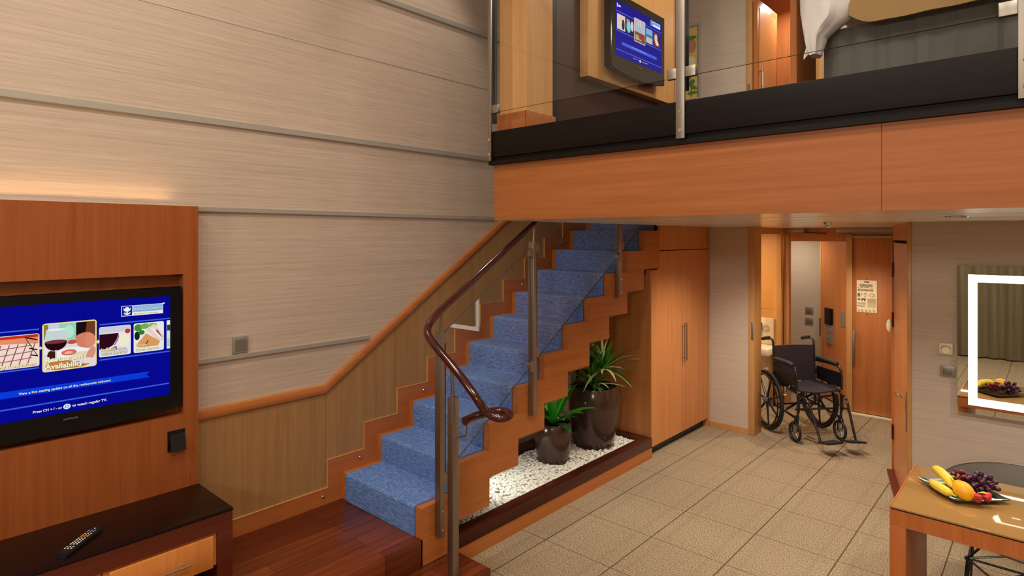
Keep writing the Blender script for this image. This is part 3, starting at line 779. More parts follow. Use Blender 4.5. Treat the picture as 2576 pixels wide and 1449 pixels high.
# ------------------------------------------------------------------ television wall
XP = -3.44
tp_ = thing('television_backboard', 'tall cherry panel behind the lower television on the left wall', 'wall panel', (-3.49, 0.4, 0.664))
bm = BM()
Y0, Y1, Z0, Z1 = -0.62, 1.286, 0.664, 2.163
RY0, RY1, RZ0, RZ1 = 0.218, 1.210, 1.056, 1.800
for a in ((Y0, RY0, Z0, Z1), (RY1, Y1, Z0, Z1), (RY0, RY1, RZ1, Z1), (RY0, RY1, Z0, RZ0)): box(bm, XW + 0.025, XP, *a)
bmesh.ops.remove_doubles(bm, verts=bm.verts, dist=1e-5)
obj('panel', bm, 'wood_tv', tp_)
bm = BM(); box(bm, XW + 0.004, XW + 0.024, RY0 - .05, RY1 + .05, RZ0 - .05, RZ1 + .05); obj('recess_back', bm, 'wood_tv', tp_)

def tv_body(name, label, yc, hw, z0, z1, x0, x1, scr, mount=False):
    t = thing(name, label, 'television', (x0, yc, z0))
    n = 14
    def outline(o):
        p = [(yc - hw + o, z1 - o), (yc - hw + o, z0 + 0.035 + o)]
        for k in range(1, n): 
            s = -1 + 2 * k / n; p.append((yc + s * (hw - o), z0 + 0.03 * s * s + o))
        p += [(yc + hw - o, z0 + 0.035 + o), (yc + hw - o, z1 - o)]
        return p
    bm = BM()
    prism(bm, outline(0.02), 'X', x0, (x0 + x1) / 2)
    A = [[bm.verts.new((x, y, z)) for y, z in outline(o)] for x, o in (((x0 + x1) / 2 - .002, 0.006), (x1 - 0.006, 0.0), (x1 - 0.001, 0.004))]
    fs = []
    for a, b in zip(A, A[1:]):
        for k in range(len(a)): fs.append(bm.faces.new((a[k], a[(k + 1) % len(a)], b[(k + 1) % len(a)], b[k])))
    fs.append(bm.faces.new(A[0][::-1])); fs.append(bm.faces.new(A[-1])); bmesh.ops.recalc_face_normals(bm, faces=fs)
    obj('bezel', bm, 'gloss_black', t)
    bm = BM(); box(bm, x1 - 0.003, x1 + 0.0005, *scr)
    sc = obj('screen', bm, emis(7, 10, 150, 1.0), t)
    return t, sc

tv, sc = tv_body('television', 'large lower television set into the cherry panel, showing a blue menu', 0.713, 0.486, 1.075, 1.738, -3.50, -3.430, (0.283, 1.143, 1.177, 1.690))
FX = -3.4290
def FL(o=0.0): return Flat((FX + o, 0, 0), (0, 1, 0), (0, 0, 1), (1, 0, 0))
W_ = emis(250, 250, 255); LB = emis(84, 120, 235); YL = emis(250, 240, 170); BG = emis(7, 10, 150)
f = FL()
for a0, a1, z in ((0.829, 1.143, 1.573), (0.829, 1.143, 1.402), (0.283, 0.596, 1.579), (0.283, 0.596, 1.404), (0.290, 1.137, 1.236)):
    f.rect(a0, a1, z - 0.004, z + 0.004, emis(34, 60, 200)); f.rect(a0, a1, z - 0.0014, z + 0.0014, LB)
f.poly([(0.283, 1.287), (1.046, 1.2835), (1.031, 1.298), (1.046, 1.3125), (0.283, 1.317)], emis(10, 62, 224))
f.ell(0.700, 1.2060, 0.0145, 0.0125, emis(220, 240, 255)); f.ell(0.700, 1.206, 0.009, 0.007, emis(120, 170, 235)); f.ell(0.700, 1.206, 0.0045, 0.0035, emis(225, 240, 255))
f.rect(0.599, 0.608, 1.4885, 1.4965, YL); f.poly([(0.601, 1.483), (0.601, 1.502), (0.594, 1.4925)], YL); f.rect(0.817, 0.822, 1.4885, 1.4965, YL); f.poly([(0.821, 1.482), (0.821, 1.503), (0.8305, 1.4925)], YL)
f.done('menu_lines', sc)
# logo plate
f = FL(); f.rect(0.921, 1.109, 1.6035, 1.655, W_); f.rect(0.9235, 0.968, 1.6065, 1.6525, emis(16, 40, 140)); f.rect(0.969, 1.107, 1.620, 1.653, emis(146, 190, 230)); f.rect(0.969, 1.107, 1.6055, 1.619, emis(246, 246, 236))
f.rect(1.1065, 1.116, 1.6515, 1.6575, W_)
cx, cz = 0.9458, 1.629
f.poly([(cx - .017, cz + .017), (cx - .0105, cz + .010), (cx - .006, cz + .020), (cx, cz + .012), (cx + .006, cz + .020), (cx + .0105, cz + .010), (cx + .017, cz + .017), (cx + .0135, cz + .001), (cx - .0135, cz + .001)], W_)
f.ell(cx, cz + .015, .0045, .0055, W_); f.rect(cx - .0028, cx + .0028, cz - .016, cz + .002, W_); f.rect(cx - .009, cx + .009, cz - .005, cz - .002, W_)
arc = []
for k in range(13): t = math.radians(180 + 15 * k); arc.append((cx + .0145 * math.cos(t), cz - .008 + .0105 * math.sin(t)))
for k in range(12, -1, -1): t = math.radians(180 + 15 * k); arc.append((cx + .0095 * math.cos(t), cz - .0065 + .0055 * math.sin(t)))
f.poly(arc, W_)
f.done('logo_plate', sc)
def words(s, size, y, z, mat, parent, align='LEFT', bold=0.0, name='caption', x=None, lay=28):
    if lay in (28, 44): obj('caption_shadow', text_bm(s, size, ((FX if x is None else x), y + .0014, z - .0014), (0, 1, 0), (0, 0, 1), (1, 0, 0), align, lay - 2, bold), emis(74, 44, 30), parent, flat=True)
    return obj(name, text_bm(s, size, ((FX if x is None else x), y, z), (0, 1, 0), (0, 0, 1), (1, 0, 0), align, lay, bold), mat, parent, flat=True)
words('RoyalCaribbean', 0.0195, 0.972, 1.629, emis(235, 246, 255), sc)
words('I N T E R N A T I O N A L', 0.0098, 0.973, 1.609, emis(206, 176, 80), sc)
words('View a live seating update on all the restaurants onboard.', 0.0152, 0.5226, 1.2935, W_, sc, bold=0.0002)
words('Press CH + / - or', 0.0152, 0.572, 1.2015, W_, sc, bold=0.0003)
words('to watch regular TV.', 0.0165, 0.720, 1.2015, W_, sc, bold=0.0003)
words('SAMSUNG', 0.0125, 0.6845, 1.1445, plain('grey_maker_mark', S(120, 120, 124), 0.4), tv)
# picture tiles
f = FL()                                                      # restaurant tile
a0, a1, b0, b1 = 0.6077, 0.8179, 1.378, 1.601
f.rect(a0, a1, b0, b1, emis(244, 224, 130), 0.012); f.rect(a0 + .004, a1 - .004, b0 + .004, b1 - .004, emis(236, 226, 224), 0.010)
f.rect(a0 + .006, a0 + .045, 1.53, b1 - .006, emis(150, 130, 60)); f.rect(a0 + .022, a0 + .07, 1.50, b1 - .006, emis(214, 212, 236)); f.rect(a0 + .062, a0 + .132, 1.50, b1 - .006, emis(150, 220, 186))
f.ell(a0 + .10, 1.555, .02, .03, emis(190, 236, 214)); f.rect(a0 + .128, a1 - .006, 1.52, b1 - .006, emis(26, 16, 16)); f.poly([(a1 - .04, b1 - .006), (a1 - .006, b1 - .006), (a1 - .006, 1.50), (a1 - .05, 1.50)], emis(112, 62, 36)); f.rect(a0 + .16, a1 - .005, 1.47, 1.512, emis(240, 232, 234))
f.ell(a0 + .115, 1.455, .075, .026, emis(250, 248, 250)); f.ell(a0 + .15, 1.44, .045, .016, emis(236, 220, 190))
for q in ((.155, 1.530, .032, .013, 15), (.165, 1.515, .040, .013, 5), (.165, 1.497, .040, .012, -8), (.160, 1.482, .030, .010, -18)): f.ell(a0 + q[0], q[1], q[2], q[3], emis(222, 130, 104), rot=q[4])
f.ell(a0 + .183, 1.505, .022, .034, emis(226, 142, 112)); f.ell(a0 + .112, 1.505, .018, .010, emis(200, 84, 74)); f.ell(a0 + .186, 1.44, .016, .036, emis(228, 150, 124), rot=-20)
f.ell(a0 + .10, 1.458, .030, .014, emis(224, 116, 92)); f.ell(a0 + .098, 1.457, .016, .006, emis(246, 190, 170)); f.ell(a0 + .035, 1.455, .018, .020, emis(62, 30, 24)); f.rect(a0 + .005, a0 + .02, 1.46, 1.52, emis(240, 238, 244))
f.ell(a0 + .05, 1.515, .044, .045, emis(216, 224, 226), 180, 360); f.poly([(a0 + .006, 1.515), (a0 + .094, 1.515), (a0 + .086, 1.57), (a0 + .014, 1.57)], emis(206, 222, 220))
f.ell(a0 + .05, 1.513, .042, .040, emis(40, 8, 18), 180, 360); f.ell(a0 + .05, 1.514, .042, .009, emis(126, 52, 60)); f.rect(a0 + .047, a0 + .053, 1.43, 1.476, emis(226, 214, 214)); f.ell(a0 + .05, 1.57, .036, .005, emis(246, 250, 250))
f.ell(a0 + .065, 1.405, .055, .022, emis(206, 128, 60)); f.ell(a0 + .13, 1.398, .05, .014, emis(178, 116, 66)); f.ell(a0 + .17, 1.41, .03, .014, emis(238, 224, 214))
f.done('menu_picture', sc)
words('Restaurant', 0.033, 0.617, 1.4245, emis(250, 246, 200), sc, bold=0.0012, lay=44)
words('Availability', 0.033, 0.617, 1.3915, emis(250, 246, 200), sc, bold=0.0012, lay=44)
f = FL()                                                      # reservations tile (keys)
f.rect(0.395, 0.5975, 1.412, 1.5605, emis(250, 226, 214), 0.008); f.rect(0.400, 0.594, 1.535, 1.5575, emis(206, 52, 22)); f.poly([(0.400, 1.545), (0.594, 1.545), (0.594, 1.515), (0.40, 1.53)], emis(240, 150, 110))
for k in range(6): y_ = 0.40 + .030 * k; f.poly([(y_, 1.42), (y_ + .004, 1.42), (y_ + .034, 1.52), (y_ + .030, 1.52)], emis(150, 74, 72))
for k in range(3): z_ = 1.44 + .028 * k; f.poly([(0.40, z_), (0.57, z_ + .012), (0.57, z_ + .016), (0.40, z_ + .004)], emis(170, 96, 90))
for a, b in (((.545, 1.55), (.59, 1.535)), ((.548, 1.545), (.592, 1.46)), ((.56, 1.50), (.59, 1.49)), ((.565, 1.47), (.592, 1.462))): f.poly([(a[0], a[1]), (b[0], b[1]), (b[0], b[1] - .006), (a[0], a[1] - .006)], emis(40, 16, 20))
f.done('menu_picture', sc); words('My Reservations', 0.0195, 0.4535, 1.420, emis(250, 240, 170), sc, bold=0.0006, lay=28)
f = FL()                                                      # wine tile
f.rect(0.8276, 0.9625, 1.4145, 1.5605, emis(238, 236, 242), 0.008); f.rect(0.83, 0.96, 1.53, 1.5585, emis(214, 214, 226)); f.poly([(0.8285, 1.525), (0.909, 1.525), (0.902, 1.495), (0.885, 1.467), (0.86, 1.452), (0.8285, 1.452)], emis(48, 10, 26)); f.poly([(0.909, 1.525), (0.904, 1.495), (0.886, 1.463), (0.896, 1.470), (0.912, 1.500)], emis(150, 90, 120))
f.ell(0.93, 1.49, .022, .03, emis(250, 244, 214)); f.ell(0.948, 1.53, .012, .012, emis(206, 54, 50)); f.poly([(0.875, 1.452), (0.90, 1.462), (0.905, 1.44), (0.88, 1.43)], emis(92, 40, 52)); f.rect(0.835, 0.95, 1.42, 1.445, emis(214, 208, 214))
f.done('menu_picture', sc); words('In-Stateroom', 0.0195, 0.833, 1.4455, emis(250, 238, 170), sc, bold=0.0004, lay=28); words('Wine Service', 0.0195, 0.833, 1.4245, emis(250, 238, 170), sc, bold=0.0004, lay=28)
f = FL()                                                      # sandwich tile
f.rect(0.9748, 1.1126, 1.4145, 1.5625, emis(240, 240, 236), 0.008); f.ell(0.995, 1.54, .018, .018, emis(74, 150, 50)); f.ell(1.025, 1.545, .02, .014, emis(120, 180, 84)); f.ell(1.06, 1.548, .02, .011, emis(134, 190, 90)); f.ell(0.99, 1.50, .012, .022, emis(24, 40, 26)); f.ell(1.01, 1.515, .014, .012, emis(60, 120, 50))
f.poly([(1.03, 1.525), (1.068, 1.555), (1.11, 1.49), (1.11, 1.46), (1.075, 1.475)], emis(240, 214, 206)); f.poly([(1.072, 1.515), (1.082, 1.522), (1.104, 1.482), (1.098, 1.472)], emis(150, 66, 74)); f.poly([(1.05, 1.53), (1.058, 1.537), (1.104, 1.478), (1.098, 1.472)], emis(252, 240, 236))
f.poly([(0.985, 1.455), (1.03, 1.508), (1.095, 1.462), (1.085, 1.440), (1.0, 1.440)], emis(228, 160, 96)); f.poly([(1.028, 1.447), (1.042, 1.472), (1.038, 1.473), (1.024, 1.449)], emis(40, 26, 20)); f.rect(0.985, 1.10, 1.42, 1.436, emis(236, 234, 226))
f.done('menu_picture', sc); words('Order', 0.0195, 0.980, 1.4455, emis(250, 238, 170), sc, bold=0.0004, lay=28); words('Room Service', 0.0188, 0.980, 1.4245, emis(250, 238, 170), sc, bold=0.0004, lay=28)
f = FL(); f.rect(1.1258, 1.1425, 1.4165, 1.5637, emis(214, 232, 240), 0.003); f.ell(1.134, 1.55, .007, .008, emis(240, 250, 255)); f.rect(1.1275, 1.142, 1.51, 1.54, emis(40, 60, 60)); f.rect(1.1275, 1.142, 1.43, 1.47, emis(190, 214, 190))
f.done('menu_picture', sc)

# open black outlet on the panel
ob = thing('outlet_box', 'black power outlet with tilted flap on the cherry panel below the television', 'outlet', (XP, 1.174, 0.87))
bm = BM(); box(bm, XP, XP + 0.004, 1.133, 1.217, 0.872, 0.980); obj('back_plate', bm, 'gloss_black', ob)
bm = BM(); prism(bm, [(XP + 0.004, 0.880), (XP + 0.030, 0.876), (XP + 0.006, 0.962), (XP + 0.004, 0.962)], 'Y', 1.142, 1.215); obj('flap', bm, 'black', ob)
# switch on the left wall
sw = thing('light_switch', 'square grey light switch on the left wall above the metal strip', 'light switch', (XW, 1.553, 1.321))
bm = BM(); box(bm, XW, XW + 0.012, 1.508, 1.597, 1.3215, 1.4145, 0.002); obj('frame_plate', bm, 'greyplate', sw)
bm = BM(); prism(bm, [(XW + 0.012, 1.333), (XW + 0.015, 1.333), (XW + 0.021, 1.400), (XW + 0.012, 1.403)], 'Y', 1.522, 1.583); obj('rocker', bm, 'greyrocker', sw)

# bench under the television
bt = thing('media_bench', 'dark mahogany bench with a light drawer below the television', 'bench', (-3.23, 0.4, 0.26))
BX = -3.010; BZ = 0.664
bm = BM(); box(bm, XW + 0.03, BX, Y0, 1.289, BZ - 0.014, BZ, 0.002); obj('top', bm, 'black_glass', bt)
bm = BM(); box(bm, XW + 0.03, BX - 0.002, 1.213, 1.286, 0.26, BZ - 0.0145); obj('side_panel', bm, 'dark_face', bt)
bm = BM(); box(bm, XW + 0.03, BX - 0.002, Y0, 1.2125, 0.567, BZ - 0.0145); obj('apron', bm, 'dark_face', bt)
bm = BM(); box(bm, XW + 0.03, BX - 0.06, Y0, 1.2125, 0.26, 0.30); box(bm, XW + 0.03, XW + 0.05, Y0, 1.2125, 0.30, 0.566); obj('carcass', bm, 'dark_wood', bt)
for y0, y1 in ((0.742, 1.2122), (0.27, 0.738)):
    bm = BM(); box(bm, BX - 0.40, BX - 0.014, y0, y1, 0.407, 0.5665); dr = obj('drawer', bm, 'drawer', bt)
    bm = BM(); box(bm, BX - 0.014, BX + 0.004, y0 + 0.022, y1 - 0.019, 0.404, 0.5565, 0.003); obj('drawer_front', bm, 'drawer', dr)
    ym = (y0 + y1) / 2
    bm = BM(); tube(bm, [(BX + 0.034, ym - 0.11, 0.474), (BX + 0.034, ym + 0.105, 0.474)], 0.006, 12)
    for yy in (ym - 0.08, ym + 0.075): tube(bm, [(BX + 0.003, yy, 0.474), (BX + 0.034, yy, 0.474)], 0.004, 8)
    obj('bar_handle', bm, 'chrome', dr)
# remote control
R0 = V((-3.055, 0.605, BZ)); R1 = V((-3.218, 0.772, BZ)); rd = (R1 - R0); rlen = rd.length; rd.normalize(); rs = V((rd.y, -rd.x, 0))
def RP(s, n, z): q = R0 + rd * s + rs * n; return V((q.x, q.y, BZ + z))
rm = thing('remote_control', 'black remote control with small coloured buttons on the dark bench', 'remote control', (R0 + R1) / 2)
bm = BM()
prof = []
for i in range(9):
    s = rlen * i / 8; w2 = 0.026 - 0.004 * math.sin(PI * i / 8)
    if i in (0, 8): w2 *= 0.8
    prof.append([bm.verts.new(RP(s, a * w2, z)) for a, z in ((-1, 0.0008), (-1.02, 0.014), (-0.7, 0.024), (0.7, 0.024), (1.02, 0.014), (1, 0.0008))])
for a, b in zip(prof, prof[1:]):
    for k in range(6): bm.faces.new((a[k], a[(k + 1) % 6], b[(k + 1) % 6], b[k]))
bm.faces.new(prof[0]); bm.faces.new(prof[-1][::-1]); bmesh.ops.recalc_face_normals(bm, faces=bm.faces)
obj('body', bm, 'black', rm)
bw = plain('button_white', S(214, 220, 210), 0.4); by = plain('button_amber', S(232, 160, 52), 0.4); bb = plain('button_blue', S(122, 134, 206), 0.4)
rows = [(.045, bw), (.060, bw)] + [(.085 + .014 * i, bw) for i in range(5)] + [(.160, by), (.172, by), (.188, bw), (.205, bb), (.218, bb), (.240, bw)]
for s, m in rows:
    for n_ in ((-.013, 0, .013) if s < .23 else (0,)):
        bm = BM(); q = RP(s * rlen / .262, n_, 0.0235); ellipsoid(bm, q, (.0042, .0042, .0022), None, 8, 5); obj('button', bm, m, rm)

# ------------------------------------------------------------------ mirror wall
YM = 4.93
th = thing('thermostat', 'cream thermostat dial on the striped wall left of the lit mirror', 'thermostat', (-0.533, YM, 1.214))
bm = BM(); box(bm, -0.571, -0.495, YM - 0.022, YM, 1.214, 1.289, 0.003); obj('housing', bm, 'beige', th)
bm = BM(); disc(bm, (-0.532, YM - 0.022, 1.243), 0.022, (0, -1, 0), 0.008, 28); obj('dial', bm, 'cream', th)
bm = BM()
for k, (m_) in enumerate(range(10)):
    a = math.radians(20 + 14 * k); a2 = math.radians(32 + 14 * k)
    ps = [(-0.532 - r * math.cos(t), 1.243 + r * math.sin(t)) for r, t in ((.026, a), (.030, a), (.030, a2), (.026, a2))]
    prism(bm, ps, 'Y', YM - 0.0235, YM - 0.0215, mi=0 if k < 4 else 1)
obj('scale_arc', bm, ['ink', 'inkred'], th)
sw = thing('light_switch', 'grey light switch below the cream thermostat', 'light switch', (-0.523, YM, 1.066))
bm = BM(); box(bm, -0.563, -0.484, YM - 0.012, YM, 1.066, 1.138, 0.002); obj('frame_plate', bm, 'greyplate', sw)
bm = BM(); box(bm, -0.548, -0.499, YM - 0.017, YM - 0.0121, 1.080, 1.122, 0.002); obj('rocker', bm, 'greyrocker', sw)
mr = thing('lit_mirror', 'rectangular wall mirror with a glowing white frame band', 'mirror', (0.15, YM, 0.85))
MX0, MX1, MZ0, MZ1 = -0.469, 0.80, 0.850, 1.809
bm = BM(); box(bm, MX0 + 0.02, MX1 - 0.02, YM - 0.02, YM, MZ0 + 0.02, MZ1 - 0.02); obj('backing', bm, 'greyplate', mr)
bm = BM(); box(bm, MX0, MX1, YM - 0.030, YM - 0.0205, MZ0, MZ1)
for f_ in bm.faces: f_.material_index = 0 if f_.normal.y < -0.5 else 1
obj('mirror_glass', bm, ['mirror', 'glass_edge'], mr)
bm = BM(); q0 = 0.0565; q1 = 0.104; yb0, yb1 = YM - 0.0312, YM - 0.0301
for a in ((MX0 + q0, MX1 - q0, MZ1 - q1, MZ1 - q0), (MX0 + q0, MX1 - q0, MZ0 + q0, MZ0 + q1), (MX0 + q0, MX0 + q1, MZ0 + q1, MZ1 - q1), (MX1 - q1, MX1 - q0, MZ0 + q1, MZ1 - q1)): box(bm, a[0], a[1], yb0, yb1, a[2], a[3])
obj('light_band', bm, 'lit', mr)

# switches in the vestibule
for z, lab in ((0.985, 'upper grey switch on the pale vestibule wall behind the open door'), (0.845, 'lower grey switch on the pale vestibule wall behind the open door')):
    sw = thing('wall_switch', lab, 'light switch', (-2.39, 8.5, z), 'vestibule switches')
    bm = BM(); box(bm, -2.438, -2.342, 8.488, 8.5, z, z + 0.09, 0.002); obj('frame_plate', bm, 'greyplate', sw)
    bm = BM(); box(bm, -2.422, -2.358, 8.483, 8.4879, z + 0.014, z + 0.076, 0.002); obj('rocker', bm, 'greyrocker', sw)

# notice sheet
ns = thing('notice_sheet', 'cream printed notice sheet pinned to the closed corridor door', 'notice', (-1.55, YE, 1.15))
bm = BM(); box(bm, -1.650, -1.452, YE - 0.0008, YE + 0.0015, 1.152, 1.510); obj('sheet', bm, 'paper', ns)
f = Flat((-1.650, YE - 0.001, 1.152), (1, 0, 0), (0, 0, 1), (0, -1, 0))
sx, sz = 0.198 / 655.0, 0.358 / 1090.0
def q(a0, a1, b0, b1, m): f.rect((a0 - 220) * sx, (a1 - 220) * sx, (1270 - b1) * sz, (1270 - b0) * sz, M[m])
q(465, 630, 218, 255, 'ink')
q(320, 740, 310, 400, 'inkgrey'); q(440, 462, 320, 385, 'inkblue'); q(655, 672, 330, 385, 'inkblue'); q(470, 620, 408, 425, 'ink'); q(250, 300, 340, 360, 'inkgrey'); q(340, 430, 415, 440, 'inkred'); q(250, 290, 430, 445, 'ink'); q(690, 735, 425, 440, 'inkred')
q(310, 760, 475, 550, 'inkgrey'); q(255, 312, 478, 540, 'inkgreen'); q(500, 570, 505, 530, 'inkgreen')
q(250, 330, 620, 740, 'inkgreen'); q(350, 420, 640, 660, 'inkblue'); q(355, 375, 700, 720, 'inkblue')
for b in (620, 668, 730): q(460, 545, b, b + 14, 'inkred')
f.ell((720 - 220) * sx, (1270 - 680) * sz, 85 * sx, 65 * sz, M['inkgrey']); f.ell((715 - 220) * sx, (1270 - 685) * sz, 50 * sx, 45 * sz, M['paper'])
q(255, 340, 800, 855, 'inkblue'); q(380, 520, 800, 830, 'ink'); q(385, 415, 830, 880, 'ink'); q(470, 500, 830, 890, 'ink')
for b in range(795, 1080, 24): q(575, 840, b, b + 10, 'inkred' if b == 891 else 'inkgrey')
for b in range(925, 990, 20): q(250, 520, b, b + 9, 'inkgrey')
q(250, 285, 1035, 1065, 'ink'); q(310, 490, 1040, 1062, 'inkgrey')
for a in (255, 375, 500, 620, 750): q(a, a + 70, 1190, 1205, 'inkgrey'); q(a, a + 80, 1215, 1226, 'inkgrey'); q(a + 5, a + 35, 1155, 1175, 'ink' if a in (375, 750) else 'inkgrey')
f.done('printing', ns)
for z in (1.53, 1.13):
    bm = BM(); disc(bm, (-1.551, YE + 0.002, z), 0.006, (0, -1, 0), 0.003, 10); obj('pin', bm, 'ink', ns)

# bathroom fittings seen past the wheelchair
vn = thing('vanity_unit', 'cream vanity unit in the bathroom behind the wheelchair', 'vanity', (-2.75, 7.3, 0))
bm = BM(); box(bm, -3.42, -2.45, 7.16, 7.555, 0.61, 0.69, 0.01); obj('counter', bm, 'cream', vn)
bm = BM(); box(bm, -3.42, -2.56, 7.22, 7.555, 0, 0.609); obj('cabinet', bm, 'cream', vn)
bm = BM(); box(bm, -3.40, -2.505, 7.50, 7.555, 0.691, 1.01, 0.008); bp = obj('splash_panel', bm, 'cream', vn)
bm = BM()
for r in (0.042, 0.029, 0.015): tube(bm, [(-2.595 + r * math.cos(a * PI / 12), 7.499, 0.88 + r * math.sin(a * PI / 12)) for a in range(24)], 0.0025, 6, True)
obj('round_grille', bm, 'inkgrey', bp)
bm = BM(); prism(bm, [(-2.80, 0.75), (-2.655, 0.735), (-2.640, 0.95), (-2.79, 0.95)], 'Y', 7.46, 7.498); tag(obj('tissue_box', bm, 'stalk'), 'tilted brown box on the cream bathroom panel', 'box')

# ------------------------------------------------------------------ table with fruit
TX0, TX1, TY0, TY1 = -0.565, 0.72, 3.247, 3.930
tb = thing('dining_table', 'orange veneer table with a tinted glass top, in front of the lit mirror', 'table', (0.05, 3.6, 0))
bm = BM(); box(bm, TX0 + 0.006, TX1 - 0.006, TY0 + 0.003, TY1 - 0.004, 0.742, 0.75, 0.001); obj('glass_top', bm, 'table_glass', tb)
bm = BM(); box(bm, TX0 + 0.004, TX1 - 0.004, TY0 + 0.001, TY1 - 0.002, 0.7385, 0.7415); obj('shadow_gap', bm, 'black', tb)
bm = BM(); box(bm, TX0, TX1, TY0, TY0 + 0.03, 0.667, 0.738); box(bm, TX0, TX1, TY1 - 0.03, TY1, 0.667, 0.738); box(bm, TX0 + 0.0005, TX0 + 0.03, TY0 + 0.03, TY1 - 0.03, 0.667, 0.738); box(bm, TX1 - 0.03, TX1 - .0005, TY0 + 0.03, TY1 - 0.03, 0.667, 0.738)
box(bm, TX0 + 0.03, TX1 - 0.03, TY0 + 0.03, TY1 - 0.03, 0.715, 0.738)
bm2 = BM(); box(bm2, TX0, TX0 + 0.006, TY0, TY1, 0.738, 0.7515); obj('edge_strip', bm2, 'table_wood', tb)
obj('apron', bm, 'table_wood', tb)
for x0, x1 in ((TX0, TX0 + 0.064), (TX1 - 0.064, TX1)):
    bm = BM(); box(bm, x0, x1, TY0, 3.86, 0, 0.6665, 0.002); obj('leg', bm, 'table_wood', tb)

# square glass plate with turned-up corners
PC = V((-0.330, 3.650, 0.75)); pa = V((0.655, -0.756, 0)); pb = V((0.733, 0.680, 0)); HS = 0.131
def PL(a, b, z): q_ = PC + pa * a + pb * b; return V((q_.x, q_.y, 0.75 + z))
bm = BM(); n = 12; g = []
for side in (0, 1):
    gr = []
    for i in range(n + 1):
        row = []
        for j in range(n + 1):
            a = -1 + 2 * i / n; b = -1 + 2 * j / n
            e = max(abs(a), abs(b)); z = 0.0005 + 0.013 * max(0, (e - 0.45) / 0.55) ** 1.6 + 0.007 * (abs(a * b)) ** 3
            row.append(bm.verts.new(PL(a * HS, b * HS, z + (0.005 if side else 0))))
        gr.append(row)
    g.append(gr)
for side in (0, 1):
    for i in range(n):
        for j in range(n): bm.faces.new((g[side][i][j], g[side][i + 1][j], g[side][i + 1][j + 1], g[side][i][j + 1]))
rim_ = [(i, 0) for i in range(n)] + [(n, j) for j in range(n)] + [(i, n) for i in range(n, 0, -1)] + [(0, j) for j in range(n, 0, -1)]
for k in range(len(rim_)):
    a = rim_[k]; b = rim_[(k + 1) % len(rim_)]
    bm.faces.new((g[0][a[0]][a[1]], g[0][b[0]][b[1]], g[1][b[0]][b[1]], g[1][a[0]][a[1]]))
bmesh.ops.recalc_face_normals(bm, faces=bm.faces)
tag(obj('fruit_plate', bm, 'plate'), 'square dark glass plate with turned-up corners on the table', 'plate')
def banana(pts, r, label):
    P_ = smooth_path(pts, 6); m_ = len(P_)
    rr = []
    for i in range(m_):
        t = i / (m_ - 1); rr.append(r * (0.55 + 0.45 * math.sin(PI * min(1, t * 2.2) / 2)) if t < .45 else r * max(0.22, math.cos(PI / 2 * ((t - .45) / .55) ** 2.2)))
    rr[0] = r * .35
    t = thing('banana', label, 'banana', P_[m_ // 2], 'bananas on the plate')
    obj('skin', tube(BM(), P_, rr, 10), 'banana', t)
    d_ = (P_[-1] - P_[-3]).normalized(); bm = BM(); tube(bm, [P_[-1] - d_ * .003, P_[-1] + d_ * .012], [r * .24, r * .2], 8); obj('stalk', bm, 'lime', t)
banana([(-0.452, 3.735, 0.806), (-0.437, 3.69, 0.825), (-0.405, 3.63, 0.826), (-0.372, 3.575, 0.815), (-0.352, 3.535, 0.802)], 0.0225, 'upper banana on the dark glass plate')
banana([(-0.452, 3.62, 0.782), (-0.432, 3.575, 0.787), (-0.402, 3.535, 0.789), (-0.372, 3.51, 0.786), (-0.350, 3.50, 0.782)], 0.0215, 'lower banana lying beneath the other at the plate edge')
mg = thing('mango', 'yellow orange pear-shaped fruit in the middle of the dark glass plate', 'fruit', (-0.318, 3.52, 0.765))
bm = BM(); vs = ellipsoid(bm, (0, 0, 0), (0.052, 0.040, 0.040), None, 24, 16)
for v in bm.verts:
    x = v.co.x; k = 1 - 0.30 * max(0, -x / 0.052) ** 1.5; v.co.y *= k; v.co.z *= k
    ang = math.atan2(v.co.z, v.co.y); v.co.y *= 1 + .03 * math.cos(3 * ang); v.co.z *= 1 + .03 * math.cos(3 * ang)
bm.transform(Matrix.Translation((-0.316, 3.522, 0.808)) @ Matrix.Rotation(math.radians(-38), 4, 'Z') @ Matrix.Rotation(math.radians(28), 4, 'Y'))
obj('skin', bm, 'mango', mg)
bm = BM(); tube(bm, [(-0.354, 3.548, 0.832), (-0.368, 3.558, 0.842)], [.006, .003], 8); obj('stalk', bm, 'lime', mg)
for c_, rot_, lab in (((-0.262, 3.513, 0.791), 10, 'left strawberry at the front of the dark plate'), ((-0.229, 3.537, 0.796), -25, 'right strawberry with green leaves at the front of the dark plate')):
    t = thing('strawberry', lab, 'strawberry', c_, 'strawberries on the plate')
    R = Matrix.Rotation(math.radians(rot_), 4, 'Z') @ Matrix.Rotation(math.radians(100 if rot_ > 0 else 125), 4, 'X')
    bm = BM(); lathe(bm, [(0, -0.026), (.010, -.022), (.017, -.010), (.0205, .004), (.017, .015), (.006, .020), (0, .019)], c_, 16, mat=R); obj('berry', bm, 'strawberry', t)
    bm = BM()
    for k in range(6):
        a = k * PI / 3; d_ = R @ V((math.cos(a), math.sin(a), -.2)); b_ = V(c_) + (R @ V((0, 0, .019))); leaf_bm(b_, d_, .02, .005, .3, bm=bm)
    obj('leaves', bm, 'leaf_dark', t)
for c_, d_, lab in (((-0.392, 3.655, 0.80), (.5, .4, .35), 'small lime-green leaf beside the red grapes'), ((-0.262, 3.535, 0.805), (.7, -.1, .25), 'small lime-green leaf above the strawberries')):
    bm = leaf_bm(c_, d_, .04, .014, .5); tag(obj('garnish_leaf', bm, 'lime'), lab, 'leaf', 'lime garnish leaves')
